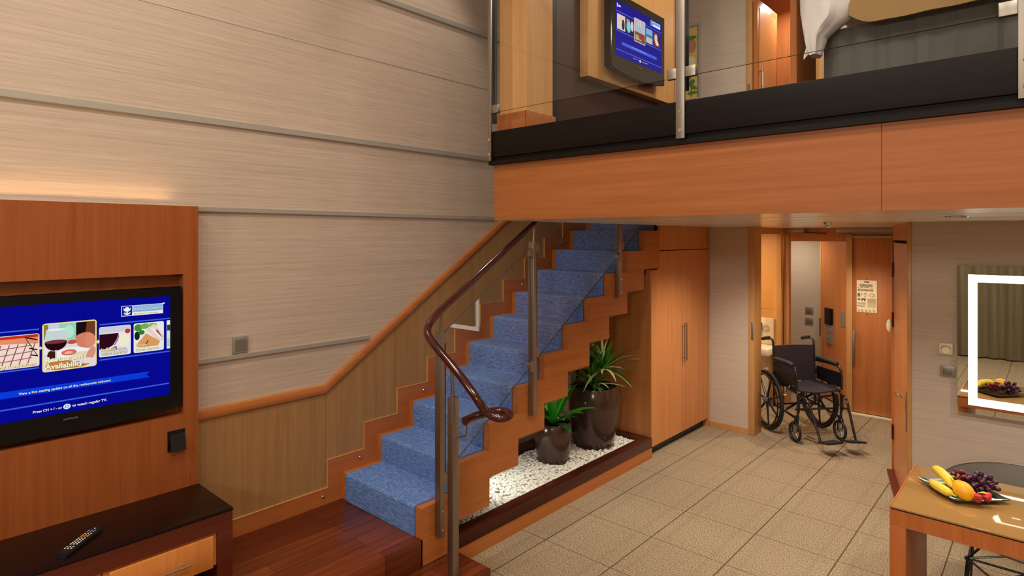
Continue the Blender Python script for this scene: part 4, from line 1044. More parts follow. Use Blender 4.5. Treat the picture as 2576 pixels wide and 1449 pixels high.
def grapes(name, label, mat, spots_, rad):
    t = thing('grape_bunch', label, 'grapes', spots_[0], 'grape bunches')
    cen = V((0, 0, 0))
    for s_ in spots_: cen += V(s_)
    cen /= len(spots_)
    bm = BM()
    for s_ in spots_:
        tube(bm, [cen - V((0, 0, .012)), (cen + V(s_)) / 2 - V((0, 0, .008)), s_], .0016, 5)
    obj('stem', bm, 'stalk', t)
    base = None
    for i, s_ in enumerate(spots_):
        d_ = (V(s_) - cen + V((rnd.uniform(-.01, .01), rnd.uniform(-.01, .01), .012))).normalized(); R = d_.to_track_quat('Z', 'Y').to_matrix()
        if base is None:
            bm = BM(); ellipsoid(bm, (0, 0, 0), (rad * .82, rad * .82, rad * 1.08), None, 12, 8); base = obj('grape', bm, mat, None); base.parent = t
            g_ = base
        else:
            g_ = base.copy(); C.objects.link(g_); g_.parent = t
        # mesh origin sits at the berry's foot
        off = V((0, 0, -rad * 1.08)); R4 = R.to_4x4()
        k = rnd.uniform(.9, 1.12)
        g_.matrix_parent_inverse = Matrix.Identity(4)
        g_.matrix_local = Matrix.Translation(V(s_) - worldloc(t)) @ R4 @ Matrix.Scale(k, 4) @ Matrix.Translation(off)
rnd = random.Random(5)
def clump(c, ax, n, r):
    out = []
    tries = 0
    while len(out) < n and tries < 4000:
        tries += 1
        p = V((rnd.uniform(-1, 1), rnd.uniform(-1, 1), rnd.uniform(-1, 1)))
        if p.length > 1 or p.length < .35: continue
        q_ = V((c[0] + p.x * ax[0], c[1] + p.y * ax[1], c[2] + p.z * ax[2]))
        if q_.z < 0.772: continue
        if all((q_ - o_).length > r * 1.55 for o_ in out): out.append(q_)
    return out
grapes('grape_bunch', 'glossy red grapes beside the bananas on the plate', 'grape_red', clump((-0.350, 3.690, .806), (.050, .055, .036), 22, .0135), .0135)
grapes('grape_bunch', 'dusky purple grapes heaped at the back right of the plate', 'grape_purple', clump((-0.256, 3.668, .810), (.060, .066, .046), 34, .0142), .0142)

# moulded chair behind the table
ch = thing('wire_chair', 'dark grey moulded shell chair with a black wire base behind the table', 'chair', (-0.12, 4.15, 0))
CX, CY = -0.10, 4.10
bm = BM(); NU, NV = 36, 14; g = [[], []]
for side in (0, 1):
    for j in range(NV + 1):
        row = []
        t = j / NV
        for i in range(NU + 1):
            a = PI * 2 * i / NU                        # angle round the shell, back at +Y
            back = 0.5 + 0.5 * math.sin(a)
            hgt = 0.13 + 0.11 * back ** 1.2
            r = (0.075 + 0.265 * min(1, t * 1.9) ** 0.7 + 0.05 * t) if t > 0 else 0.0
            z = 0.45 + hgt * max(0, (t - 0.38) / 0.62) ** 1.25 + 0.02 * (t * 2.2) ** 2 * (t < .45) + (0.0194 if t >= .45 else 0)
            if back < .35 : z -= (0.35 - back) * .45 * max(0, (t - .38) / .62)
            r -= side * 0.009 * (t > 0)
            row.append(bm.verts.new((CX + r * math.cos(a) * 0.98, CY + r * math.sin(a) * 0.88, z + side * 0.008)))
        g[side].append(row)
for side in (0, 1):
    for j in range(NV):
        for i in range(NU):
            qd = [g[side][j][i], g[side][j][(i + 1)], g[side][j + 1][i + 1], g[side][j + 1][i]]
            bm.faces.new(qd)
for i in range(NU): bm.faces.new((g[0][NV][i], g[0][NV][i + 1], g[1][NV][i + 1], g[1][NV][i]))
bmesh.ops.remove_doubles(bm, verts=bm.verts, dist=1e-5); bmesh.ops.dissolve_degenerate(bm, dist=1e-6, edges=bm.edges); bmesh.ops.recalc_face_normals(bm, faces=bm.faces)

rimp = []
for i in range(NU): rimp.append((g[0][NV][i].co + g[1][NV][i].co) / 2) if g[0][NV][i].is_valid and g[1][NV][i].is_valid else None
obj('shell', bm, 'chair_shell', ch)
obj('rim', tube(BM(), rimp, .0065, 8, True), 'steel', ch)  # pale tube added as the highlight along the shell edge
bm = BM()
top_ = [V((CX + sx_ * .13, CY + sy_ * .12, .448)) for sx_, sy_ in ((-1, -1), (1, -1), (1, 1), (-1, 1))]
mid_ = [V((CX + sx_ * .235, CY + sy_ * .16, .315)) for sx_, sy_ in ((-1, -1), (1, -1), (1, 1), (-1, 1))]
foot_ = [V((CX + sx_ * .255, CY + sy_ * .235, .006)) for sx_, sy_ in ((-1, -1), (1, -1), (1, 1), (-1, 1))]
tube(bm, top_, .006, 8, True); tube(bm, mid_, .006, 8, True)
obj('base_ring', bm, 'black_metal', ch)
for i in range(4):
    bm = BM(); tube(bm, [top_[i], mid_[i], foot_[i]], .0065, 8); tube(bm, [top_[(i + 1) % 4], mid_[i]], .0055, 8)
    tube(bm, [mid_[i], foot_[(i + 1) % 4]], .0055, 8)
    lg = obj('leg', bm, 'black_metal', ch)
    bm = BM(); disc(bm, foot_[i] - V((0, 0, .006)), .013, (0, 0, 1), .012, 12); obj('foot_cap', bm, 'rubber', lg)
    bm = BM(); ellipsoid(bm, mid_[i], (.014, .014, .012)); obj('joint', bm, 'rubber', lg)

# ------------------------------------------------------------------ wheelchair
WO = V((-1.715, 6.375, 0)); WF = V((.75, -.66, 0)).normalized(); WS = V((.66, .75, 0)).normalized()
def W(x, y, z): return WO + WF * x + WS * y + V((0, 0, z))
wc = thing('wheelchair', 'black folding wheelchair with vinyl seat standing in the corridor', 'wheelchair', (WO.x, WO.y, 0))
for sd in (-1, 1):
    y = 0.225 * sd
    bm = BM()
    tube(bm, smooth_path([W(-.60, y, .905), W(-.50, y, .93), W(-.43, y, .925), W(-.405, y, .88), W(-.395, y, .70), W(-.385, y, .35), W(-.385, y, .24)], 5), .0115, 12)
    tube(bm, smooth_path([W(-.385, y, .49), W(-.1, y, .49), W(.01, y, .48), W(.03, y, .44), W(.03, y, .22)], 5), .0115, 12)
    tube(bm, [W(-.385, y, .26), W(-.15, y, .245), W(.03, y, .23)], .0115, 12)
    tube(bm, [W(0.0, y, .235), W(0.0, y * 1.04, .17)], .014, 12)
    fr = obj('side_frame', bm, 'black_metal', wc)
    bm = BM(); tube(bm, [W(-.61, y, .902), W(-.56, y, .918), W(-.50, y, .931), W(-.475, y, .932)], .018, 12); obj('push_grip', bm, 'rubber', fr)
    # arm
    bm = BM(); tube(bm, smooth_path([W(-.385, y * 1.02, .71), W(-.20, y * 1.04, .722), W(-.05, y * 1.04, .722), W(.005, y * 1.04, .70), W(.025, y * 1.04, .64), W(.028, y * 1.04, .50)], 5), .0115, 12)
    ar = obj('armrest', bm, 'black_metal', wc)
    bm = BM(); tube(bm, smooth_path([W(-.36, y * 1.04, .738), W(-.30, y * 1.04, .742), W(-.10, y * 1.04, .742), W(-.035, y * 1.04, .735)], 4), [.016] + [.024] * 11 + [.016], 14); obj('arm_pad', bm, 'vinyl' if False else 'rubber', ar)
    vs = [W(-.375, y * 1.05, .52), W(.02, y * 1.05, .52), W(.022, y * 1.05, .66), W(-.375, y * 1.05, .655)]
    bm = BM(); A_ = [bm.verts.new(v) for v in vs]; B_ = [bm.verts.new(v + WS * .01 * sd) for v in vs]
    bm.faces.new(A_); bm.faces.new(B_[::-1])
    for k in range(4): bm.faces.new((A_[k], A_[(k + 1) % 4], B_[(k + 1) % 4], B_[k]))
    bmesh.ops.recalc_face_normals(bm, faces=bm.faces); obj('side_panel', bm, 'navy', ar)
    # rear wheel
    wy = 0.285 * sd; ax = W(-.42, wy, .305); NN = 44
    def ring(r, off): return [ax + WF * (r * math.cos(2 * PI * k / NN)) + V((0, 0, 1)) * (r * math.sin(2 * PI * k / NN)) + WS * off for k in range(NN)]
    bm = BM(); tube(bm, ring(.289, 0), .0165, 10, True); wh = obj('rear_wheel', bm, 'rubber', wc)
    bm = BM(); tube(bm, ring(.262, 0), .012, 8, True); tube(bm, ring(.262, .006), .010, 8, True)
    for k in range(7):
        a = 2 * PI * k / 7 + .35
        d_ = WF * math.cos(a) + V((0, 0, 1)) * math.sin(a)
        tube(bm, [ax + d_ * .03, ax + d_ * .14, ax + d_ * .258], [.013, .010, .0085], 8)
    obj('spokes', bm, 'black', wh)
    bm = BM(); tube(bm, ring(.268, .038 * sd), .0085, 10, True)
    for k in range(6):
        a = 2 * PI * k / 6; d_ = WF * math.cos(a) + V((0, 0, 1)) * math.sin(a); tube(bm, [ax + d_ * .262, ax + d_ * .268 + WS * .038 * sd], .004, 6)
    obj('hand_rim', bm, 'black_metal', wh)
    bm = BM(); tube(bm, [ax - WS * .04 * sd, ax + WS * .03 * sd], .032, 16); tube(bm, [ax + WS * .03 * sd, ax + WS * .042 * sd], .016, 12); tube(bm, [ax - WS * .075 * sd, ax], .012, 10); obj('hub', bm, 'greyrocker', wh)
    # caster
    cx_ = W(0.0, .235 * sd, .10)
    bm = BM(); tube(bm, [cx_ + WF * (.086 * math.cos(2 * PI * k / 28)) + V((0, 0, 1)) * (.086 * math.sin(2 * PI * k / 28)) for k in range(28)], .0135, 10, True); cw = obj('caster', bm, 'rubber', wc)
    bm = BM()
    for k in range(8):
        a = 2 * PI * k / 8; d_ = WF * math.cos(a) + V((0, 0, 1)) * math.sin(a); tube(bm, [cx_ + d_ * .012, cx_ + d_ * .08], .004, 6)
    tube(bm, [cx_ - WS * .02, cx_ + WS * .02], .014, 12); obj('caster_hub', bm, 'greyrocker', cw)
    bm = BM()
    for s2 in (-1, 1): tube(bm, [cx_ + WS * .026 * s2, cx_ + WS * .026 * s2 + WF * .01 + V((0, 0, .09)), cx_ + WS * .012 * s2 + WF * .015 + V((0, 0, .118))], .008, 8)
    tube(bm, [cx_ + WF * .015 + V((0, 0, .112)), cx_ + WF * .015 + V((0, 0, .16))], .012, 10); obj('fork', bm, 'black_metal', cw)
    # foot rest
    fy = .175 * sd
    bm = BM(); tube(bm, smooth_path([W(.03, .225 * sd, .44), W(.09, .215 * sd, .455), W(.15, .20 * sd, .43), W(.20, .19 * sd, .34), W(.31, fy, .10)], 5), .0115, 12); tube(bm, [W(.03, .225 * sd, .33), W(.19, .195 * sd, .355)], .010, 10)
    tube(bm, [W(.05, .225 * sd, .30), W(.05, .225 * sd, .46)], .010, 10)
    hg = obj('leg_hanger', bm, 'black_metal', wc)
    bm = BM(); vs = [(.29, fy + .02 * sd, .085), (.29, fy - .15 * sd, .095), (.44, fy - .14 * sd, .125), (.44, fy + .015 * sd, .115)]
    A_ = [bm.verts.new(W(*v)) for v in vs]; B_ = [bm.verts.new(W(*v) + V((0, 0, .016))) for v in vs]
    bm.faces.new(A_); bm.faces.new(B_[::-1])
    for k in range(4): bm.faces.new((A_[k], A_[(k + 1) % 4], B_[(k + 1) % 4], B_[k]))
    bmesh.ops.recalc_face_normals(bm, faces=bm.faces); bmesh.ops.bevel(bm, geom=bm.edges[:], offset=.004, segments=2, affect='EDGES'); obj('footplate', bm, 'rubber', hg)
    # brake
    bm = BM(); tube(bm, [W(-.16, .24 * sd, .50), W(-.13, .255 * sd, .44), W(-.10, .262 * sd, .43)], .008, 8); tube(bm, [W(-.10, .262 * sd, .43), W(-.115, .285 * sd, .43)], .010, 8); tube(bm, [W(-.14, .25 * sd, .45), W(-.05, .262 * sd, .53)], .007, 8); obj('brake', bm, 'steel', wc)
bm = BM(); tube(bm, [W(-.2, -.225, .25), W(-.2, .20, .475)], .0115, 10); tube(bm, [W(-.18, .225, .25), W(-.18, -.20, .475)], .0115, 10); tube(bm, [W(-.05, -.2, .30), W(-.05, .2, .30)], .010, 10); tube(bm, [W(-.36, -.2, .27), W(-.36, .2, .27)], .010, 10)
obj('cross_brace', bm, 'black_metal', wc)
def sling(name, P00, P10, P11, P01, sag, th_, mat):
    bm = BM(); n_ = 8; G = []
    for s2 in (0, 1):
        gg = []
        for i in range(n_ + 1):
            u = i / n_
            row = []
            for j in range(n_ + 1):
                v = j / n_
                p_ = P00.lerp(P10, u).lerp(P01.lerp(P11, u), v)
                p_ = p_ + sag * math.sin(PI * u) + th_ * s2
                row.append(bm.verts.new(p_))
            gg.append(row)
        G.append(gg)
    for s2 in (0, 1):
        for i in range(n_):
            for j in range(n_): bm.faces.new((G[s2][i][j], G[s2][i + 1][j], G[s2][i + 1][j + 1], G[s2][i][j + 1]))
    ed = [(i, 0) for i in range(n_)] + [(n_, j) for j in range(n_)] + [(i, n_) for i in range(n_, 0, -1)] + [(0, j) for j in range(n_, 0, -1)]
    for k in range(len(ed)):
        a, b = ed[k], ed[(k + 1) % len(ed)]; bm.faces.new((G[0][a[0]][a[1]], G[0][b[0]][b[1]], G[1][b[0]][b[1]], G[1][a[0]][a[1]]))
    bmesh.ops.recalc_face_normals(bm, faces=bm.faces); return obj(name, bm, mat, wc)
sling('seat', W(-.39, -.215, .50), W(-.39, .215, .50), W(.02, .215, .495), W(.02, -.215, .495), V((0, 0, -.025)), V((0, 0, .014)), 'vinyl')
sling('backrest', W(-.385, -.222, .50), W(-.385, .222, .50), W(-.41, .222, .865), W(-.41, -.222, .865), WF * -.03, WF * .012, 'vinyl')
for k in range(4): bm = BM(); disc(bm, W(-.33 + .1 * k, .212, .513), .006, (0, 0, 1), .003, 10); obj('seat_stud', bm, 'chrome', wc)

# ------------------------------------------------------------------ loft
bm = BM(); box(bm, -2.72, -2.486, 2.903, 3.168, 2.40, ZH)
struct('wall_loft_block', bm, 'honey_v', 'honey veneer wall block at the left end of the loft', 'wall')
bm = BM(); box(bm, -2.735, -2.480, 2.890, 2.904, ZL, 2.80, 0.002); box(bm, -2.487, -2.476, 2.890, 3.19, ZL, 2.80, 0.002)
struct('baseboard_loft', bm, 'wood_x', 'orange skirting round the foot of the honey veneer block', 'skirting')
bm = BM(); box(bm, -2.60, -2.575, 3.168, 5.03, ZL, ZH)
struct('wall_loft_left', bm, 'dark_brown', 'dark brown loft wall behind the honey television panel', 'wall')
struct('trim_13', B(-2.575, -2.49, 3.170, 3.222, ZL, ZH), 'black', 'black upright strip put in as the shadow gap between the honey block and the dark wall', 'trim')  # solid black box stands in for the shade of the gap
lp = thing('television_backboard', 'honey veneer panel carrying the upper television', 'wall panel', (-2.54, 4.3, 3.16))
bm = BM(); box(bm, -2.574, -2.50, 3.604, 5.021, 3.165, 4.60); obj('panel', bm, 'honey_v', lp)
bm = BM(); box(bm, -2.4999, -2.498, 4.30, 4.56, 3.195, 3.26); obj('cable_slot', bm, 'wood_tv', lp)
bm = BM(); box(bm, -2.4999, -2.4985, 4.925, 4.931, 3.165, 4.60); obj('joint', bm, 'dark_face', lp)
tv2, sc2 = tv_body('television', 'upper television on the honey panel behind the loft railing', 4.195, 0.407, 3.225, 3.826, -2.4975, -2.42, (3.844, 4.546, 3.3535, 3.762))
FX2 = -2.4190
f = Flat((FX2, 0, 0), (0, 1, 0), (0, 0, 1), (1, 0, 0))
for z in (3.686, 3.541, 3.400): f.rect(3.846, 4.544, z - .003, z + .003, emis(84, 110, 230))
f.poly([(3.921, 3.445), (4.468, 3.445), (4.455, 3.457), (4.468, 3.469), (3.921, 3.469), (3.933, 3.457)], emis(64, 100, 235))
f.rect(3.858, 3.868, 3.715, 3.745, W_); f.rect(3.874, 3.91, 3.722, 3.734, W_)
f.ell(4.195, 3.378, .011, .010, W_)
f.rect(4.360, 4.521, 3.706, 3.748, W_); f.rect(4.363, 4.400, 3.709, 3.745, emis(30, 80, 180)); f.rect(4.402, 4.518, 3.722, 3.745, emis(120, 180, 235))
f.poly([(4.370, 3.738), (4.376, 3.733), (4.381, 3.741), (4.387, 3.733), (4.393, 3.738), (4.390, 3.727), (4.373, 3.727)], W_); f.ell(4.3815, 3.718, .010, .006, W_, 180, 360); f.rect(4.379, 4.384, 3.714, 3.728, W_)
f.done('menu_lines', sc2)
f = Flat((FX2, 0, 0), (0, 1, 0), (0, 0, 1), (1, 0, 0)); f.rect(3.860, 3.974, 3.554, 3.668, emis(236, 222, 206), .004); f.ell(3.945, 3.60, .022, .04, emis(60, 40, 60)); f.ell(3.90, 3.62, .03, .04, emis(244, 214, 190)); f.done('menu_picture', sc2)
f = Flat((FX2, 0, 0), (0, 1, 0), (0, 0, 1), (1, 0, 0)); f.rect(3.984, 4.100, 3.554, 3.668, emis(40, 30, 60), .004); f.ell(4.025, 3.61, .03, .05, emis(130, 220, 236)); f.ell(4.01, 3.65, .018, .014, emis(232, 120, 150)); f.ell(4.075, 3.62, .02, .04, emis(230, 214, 220)); f.done('menu_picture', sc2)
f = Flat((FX2, 0, 0), (0, 1, 0), (0, 0, 1), (1, 0, 0)); f.rect(4.106, 4.278, 3.519, 3.703, emis(240, 224, 190), .008); f.rect(4.112, 4.272, 3.56, 3.697, emis(196, 190, 214)); f.rect(4.112, 4.272, 3.525, 3.60, emis(124, 84, 74)); f.ell(4.185, 3.625, .04, .022, emis(170, 200, 206)); f.ell(4.22, 3.57, .03, .03, emis(156, 60, 66)); f.ell(4.15, 3.56, .03, .02, emis(190, 160, 110)); f.rect(4.165, 4.172, 3.64, 3.69, emis(230, 226, 236)); f.rect(4.195, 4.202, 3.64, 3.69, emis(230, 226, 236)); f.done('menu_picture', sc2)
f = Flat((FX2, 0, 0), (0, 1, 0), (0, 0, 1), (1, 0, 0)); f.rect(4.290, 4.394, 3.553, 3.668, emis(130, 190, 226), .004); f.rect(4.292, 4.392, 3.555, 3.60, emis(206, 206, 180)); f.rect(4.292, 4.392, 3.60, 3.622, emis(60, 130, 190)); f.done('menu_picture', sc2)
f = Flat((FX2, 0, 0), (0, 1, 0), (0, 0, 1), (1, 0, 0)); f.rect(4.406, 4.524, 3.553, 3.668, emis(120, 50, 60), .004); f.ell(4.45, 3.62, .025, .035, emis(236, 206, 190)); f.ell(4.47, 3.585, .03, .02, emis(240, 226, 216)); f.ell(4.50, 3.62, .015, .04, emis(40, 20, 36)); f.done('menu_picture', sc2)
words('Restaurant', 0.022, 4.116, 3.538, emis(250, 246, 200), sc2, x=FX2, lay=16); words('View a live seating update on all the restaurants onboard.', 0.0095, 4.06, 3.4535, W_, sc2, x=FX2)
words('Press CH + / - or', 0.0115, 4.080, 3.374, W_, sc2, x=FX2); words('to watch regular TV.', 0.0115, 4.210, 3.374, W_, sc2, x=FX2)
words('SAMSUNG', 0.0105, 4.165, 3.318, 'greyplate', tv2, x=FX2)

# far loft wall with doorway
YL = 6.2
bm = BM(); box(bm, XW, -2.335, YL, YL + .08, 2.2, ZH); box(bm, -1.62, XR, YL, YL + .08, 2.2, ZH); box(bm, -2.335, -1.62, YL, YL + .08, 4.60, ZH)
struct('wall_loft_far', bm, 'wallpaper_x', 'pale striped far wall of the loft', 'wall')
bm = BM(); box(bm, -2.337, -2.285, YL - .015, YL + .10, ZL, 4.6, .003); box(bm, -1.68, -1.62, YL - .015, YL + .10, ZL, 4.6, .003); box(bm, -2.337, -1.62, YL - .015, YL + .10, 4.55, 4.62)
struct('trim_14', bm, 'honey_v', 'wooden frame of the loft doorway', 'door frame')
bm = BM(); box(bm, -3.2, -1.0, 7.3, 7.36, 2.2, ZH); box(bm, -1.94, -1.88, 6.28, 7.3, 2.2, ZH)
struct('wall_loft_back', bm, 'wood_v', 'wooden wall behind the loft doorway', 'wall')
bm = BM(); box(bm, -2.275, -2.235, 6.21, 6.80, ZL + .01, 4.42, .002)
d4 = struct('door_4', bm, 'wood_v', 'open wooden loft door with an amber pane and a bar handle', 'door')
bm = BM(); box(bm, -2.236, -2.229, 6.27, 6.74, ZL + .1, 4.34); obj('pane', bm, 'amber', d4)
bm = BM(); tube(bm, [(-2.19, 6.24, 3.40), (-2.19, 6.24, 3.72)], .011, 12); tube(bm, [(-2.235, 6.24, 3.45), (-2.19, 6.24, 3.45)], .006, 8); tube(bm, [(-2.235, 6.24, 3.68), (-2.19, 6.24, 3.68)], .006, 8); obj('bar_handle', bm, 'chrome', d4)
bm = BM(); box(bm, -2.325, -2.30, YL - .018, YL - .0151, 3.38, 3.56); obj('strike_plate', bm, 'steel', d4)
# picture
pc = thing('framed_picture', 'silver-framed ochre picture of a round flower and leaves on the loft far wall', 'picture', (-3.05, YL, 3.48))
bm = BM()
for a in ((-3.30, -2.826, 4.285, 4.312), (-3.30, -2.826, 3.478, 3.505), (-3.30, -3.273, 3.505, 4.285), (-2.853, -2.826, 3.505, 4.285)): box(bm, a[0], a[1], YL - .03, YL, a[2], a[3], .002)
obj('frame', bm, 'trim', pc)
bm = BM(); box(bm, -3.273, -2.853, YL - .012, YL - .002, 3.505, 4.285); obj('canvas', bm, 'art_yellow', pc)
f = Flat((-3.273, YL - .0125, 3.505), (1, 0, 0), (0, 0, 1), (0, -1, 0))
pk = plain('art_rose', S(190, 130, 104), .8); gk = plain('art_green', S(84, 130, 62), .8); rk = plain('art_pale', S(236, 220, 170), .8)
f.ell(.34, .57, .055, .075, pk); f.ell(.34, .37, .05, .09, rk); f.ell(.33, .66, .07, .025, gk); f.ell(.34, .17, .045, .03, gk, rot=40); f.ell(.36, .12, .05, .02, gk, rot=-30); f.ell(.35, .06, .06, .018, gk); f.rect(.33, .345, .02, .20, gk); f.ell(.32, .23, .03, .015, gk, rot=70)
f.done('painting', pc)

# bed
bd = thing('bed', 'large bed with white duvet, tan bedspread and grey skirt in the loft', 'bed', (0.05, 4.3, ZL))
BX0, BX1, BY0, BY1 = -0.865, 0.95, 3.25, 5.3
bm = BM(); box(bm, BX0 + .05, BX1, BY0 + .04, BY1, ZL + .02, 3.02, .02); obj('mattress_base', bm, 'grey_cloth', bd)
bm = BM(); N_ = 90; rows = []
for i in range(N_ + 1):
    x = BX0 + .005 + (BX1 - BX0) * i / N_; s_ = .010 * math.sin(i * 1.1) + .006 * math.sin(i * 2.7 + 1); d_ = max(0, .06 - (x - BX0)) * .8
    rows.append((bm.verts.new((x, BY0 + d_ + .012 + s_ * .25, 3.015)), bm.verts.new((x, BY0 + d_ + s_, ZL + .015)), bm.verts.new((x, BY0 + d_ + s_ + .02, ZL + .015)), bm.verts.new((x, BY0 + d_ + .03 + s_ * .25, 3.015))))
for a, b in zip(rows, rows[1:]):
    for k in range(4): bm.faces.new((a[k], b[k], b[(k + 1) % 4], a[(k + 1) % 4]))
bm.faces.new(rows[0]); bm.faces.new(rows[-1][::-1]); bmesh.ops.recalc_face_normals(bm, faces=bm.faces)
rows = []
for j in range(40):
    pass
sk = obj('bed_skirt', bm, 'grey_cloth', bd)
# duvet: puffy slab with drooping side and foot
bm = BM(); GX, GY = 40, 30; top = []
def duv(u, v, inner):
    x = BX0 - .06 + (BX1 + .1 - BX0) * u; y = BY0 - .05 + (BY1 - BY0 + .05) * v
    puff = .03 * math.sin(9 * u + 3) * math.sin(7 * v) + .02 * math.sin(17 * u + 11 * v)
    z = 3.30 + puff
    e = min(1, u / .07); z -= .08 * (1 - e) ** 1.3
    e2 = min(1, v / .07); z -= (.10 + .22 * max(0, 1 - u / .09)) * (1 - e2) ** 1.6
    if e < 1: x += .05 * math.sin(v * 26) * (1 - e)
    if e2 < 1: y += .03 * math.sin(u * 44) * (1 - e2)
    return V((x, y, z - (.10 if inner else 0) * min(1, e + .2)))
G = [[[bm.verts.new(duv(i / GX, j / GY, s2)) for j in range(GY + 1)] for i in range(GX + 1)] for s2 in (0, 1)]
for s2 in (0, 1):
    for i in range(GX):
        for j in range(GY): bm.faces.new((G[s2][i][j], G[s2][i + 1][j], G[s2][i + 1][j + 1], G[s2][i][j + 1]))
ed = [(i, 0) for i in range(GX)] + [(GX, j) for j in range(GY)] + [(i, GY) for i in range(GX, 0, -1)] + [(0, j) for j in range(GY, 0, -1)]
for k in range(len(ed)):
    a, b = ed[k], ed[(k + 1) % len(ed)]; bm.faces.new((G[0][a[0]][a[1]], G[0][b[0]][b[1]], G[1][b[0]][b[1]], G[1][a[0]][a[1]]))
bmesh.ops.recalc_face_normals(bm, faces=bm.faces)
rows = []; ND = 28
for z, xa, xb, ry in ((3.36, -.90, -.66, .06), (3.30, -.925, -.66, .095), (3.20, -.93, -.67, .10), (3.10, -.925, -.69, .095), (3.045, -.918, -.715, .09), (3.01, -.916, -.77, .08), (2.97, -.915, -.825, .07), (2.92, -.905, -.840, .06), (2.89, -.895, -.848, .05)):
    r_ = []
    for k in range(ND):
        t = 2 * PI * k / ND; fold = 1 + .10 * math.sin(5 * t + z * 9) * (z < 3.3) + .06 * math.sin(9 * t + z * 21)
        r_.append(bm.verts.new(((xa + xb) / 2 + (xb - xa) / 2 * math.cos(t) * fold, BY0 - .01 + ry * math.sin(t) * fold - .03, z)))
    rows.append(r_)
for a, b in zip(rows, rows[1:]):
    for k in range(ND): bm.faces.new((a[k], a[(k + 1) % ND], b[(k + 1) % ND], b[k]))
bm.faces.new(rows[0]); bm.faces.new(rows[-1][::-1]); bmesh.ops.recalc_face_normals(bm, faces=bm.faces)
obj('duvet', bm, 'white_cloth', bd)
# bedspread over the foot end
bm = BM(); prof = [(BY0 + .75, 3.375), (BY0 + .3, 3.38), (BY0 + .02, 3.375), (BY0 - .05, 3.36), (BY0 - .085, 3.31), (BY0 - .095, 3.22), (BY0 - .092, 3.10), (BY0 - .09, 2.985)]
n_ = 60; rows = []
for i in range(n_ + 1):
    u = i / n_; x = -.715 + (BX1 + .06 + .715) * u
    r_ = []
    rise = .055 * max(0, 1 - u / .07) ** 2
    for k, (y, z) in enumerate(prof):
        wv = .006 * math.sin(u * 60) * max(0, (k - 3) / 4)
        zz = z + (rise if k >= 6 else 0)
        r_.append(bm.verts.new((x, y + wv, zz)))
    for k, (y, z) in reversed(list(enumerate(prof))):
        r_.append(bm.verts.new((x, y + .012 if k > 3 else y, (z - .014 if k <= 3 else z) + (rise if k >= 6 else 0))))
    rows.append(r_)
m_ = len(rows[0])
for a, b in zip(rows, rows[1:]):
    for k in range(m_): bm.faces.new((a[k], b[k], b[(k + 1) % m_], a[(k + 1) % m_]))
bm.faces.new(rows[0]); bm.faces.new(rows[-1][::-1]); bmesh.ops.recalc_face_normals(bm, faces=bm.faces)
obj('bedspread', bm, 'tan_cloth', bd)

# loft railing
lr = thing('loft_railing', 'loft railing of flat steel posts and clear glass along the dark edge beam', 'railing', (-1.3, YF, 2.46))
YP = YF - 0.030
for x0, x1 in ((-2.594, -2.567), (-1.340, -1.296), (-0.089, -0.045)):
    bm = BM(); box(bm, x0, x1, YP - .012, YP, 2.466, 3.75, .001); po = obj('post', bm, 'steel', lr)
    bm = BM(); box(bm, x0 + .006, x1 - .006, YP, YP + .05, 2.70, 3.75); obj('post_back', bm, 'black_metal', po)
    for z in (2.505, 2.595): bm = BM(); disc(bm, ((x0 + x1) / 2, YP - .012, z), .009, (0, -1, 0), .003, 14); obj('bolt', bm, 'chrome', po)
    for s2 in (-1, 1):
        if x0 < -2.5 and s2 < 0: continue
        xa = x1 if s2 > 0 else x0
        bm = BM(); box(bm, min(xa, xa + s2 * .052), max(xa, xa + s2 * .052), YP - .006, YP + .022, 2.756, 2.805, .002); obj('glass_clamp', bm, 'steel', po)
for x0, x1 in ((-2.545, -1.35), (-1.285, -0.10), (-0.035, 1.2)):
    bm = BM(); box(bm, x0, x1, YP + .004, YP + .014, 2.762, 3.70)
    for f_ in bm.faces:
        if abs(f_.normal.y) < .5: f_.material_index = 1
    obj('glass_panel', bm, ['glass', 'glass_edge'], lr)
bm = BM(); tube(bm, [(-2.62, YP + .01, 3.78), (1.3, YP + .01, 3.78)], .022, 14); obj('top_rail', bm, 'handrail', lr)

# downlight and detector in the low ceiling
for (x, y), lab in (((-0.357, 3.672), 'round chrome downlight in the low ceiling above the table'),):
    dl = thing('downlight', lab, 'downlight', (x, y, ZC - .006))
    bm = BM(); lathe(bm, [(.052, -.002), (.050, -.006), (.036, -.006), (.034, .0)], (x, y, ZC), 28); obj('bezel', bm, 'chrome', dl)
    bm = BM(); lathe(bm, [(0, -.0015), (.034, -.0015), (.034, -.0005), (0, -.0005)], (x, y, ZC), 24); obj('lamp_face', bm, emis(255, 240, 214, 2.0), dl)
bm = BM(); lathe(bm, [(.0, -.04), (.020, -.04), (.024, -.03), (.018, -.022), (.024, -.015), (.026, 0), (0, 0)], (-1.16, 4.55, ZC), 20); tag(obj('sprinkler_head', bm, 'chrome'), 'small chrome sprinkler head under the low ceiling', 'sprinkler')

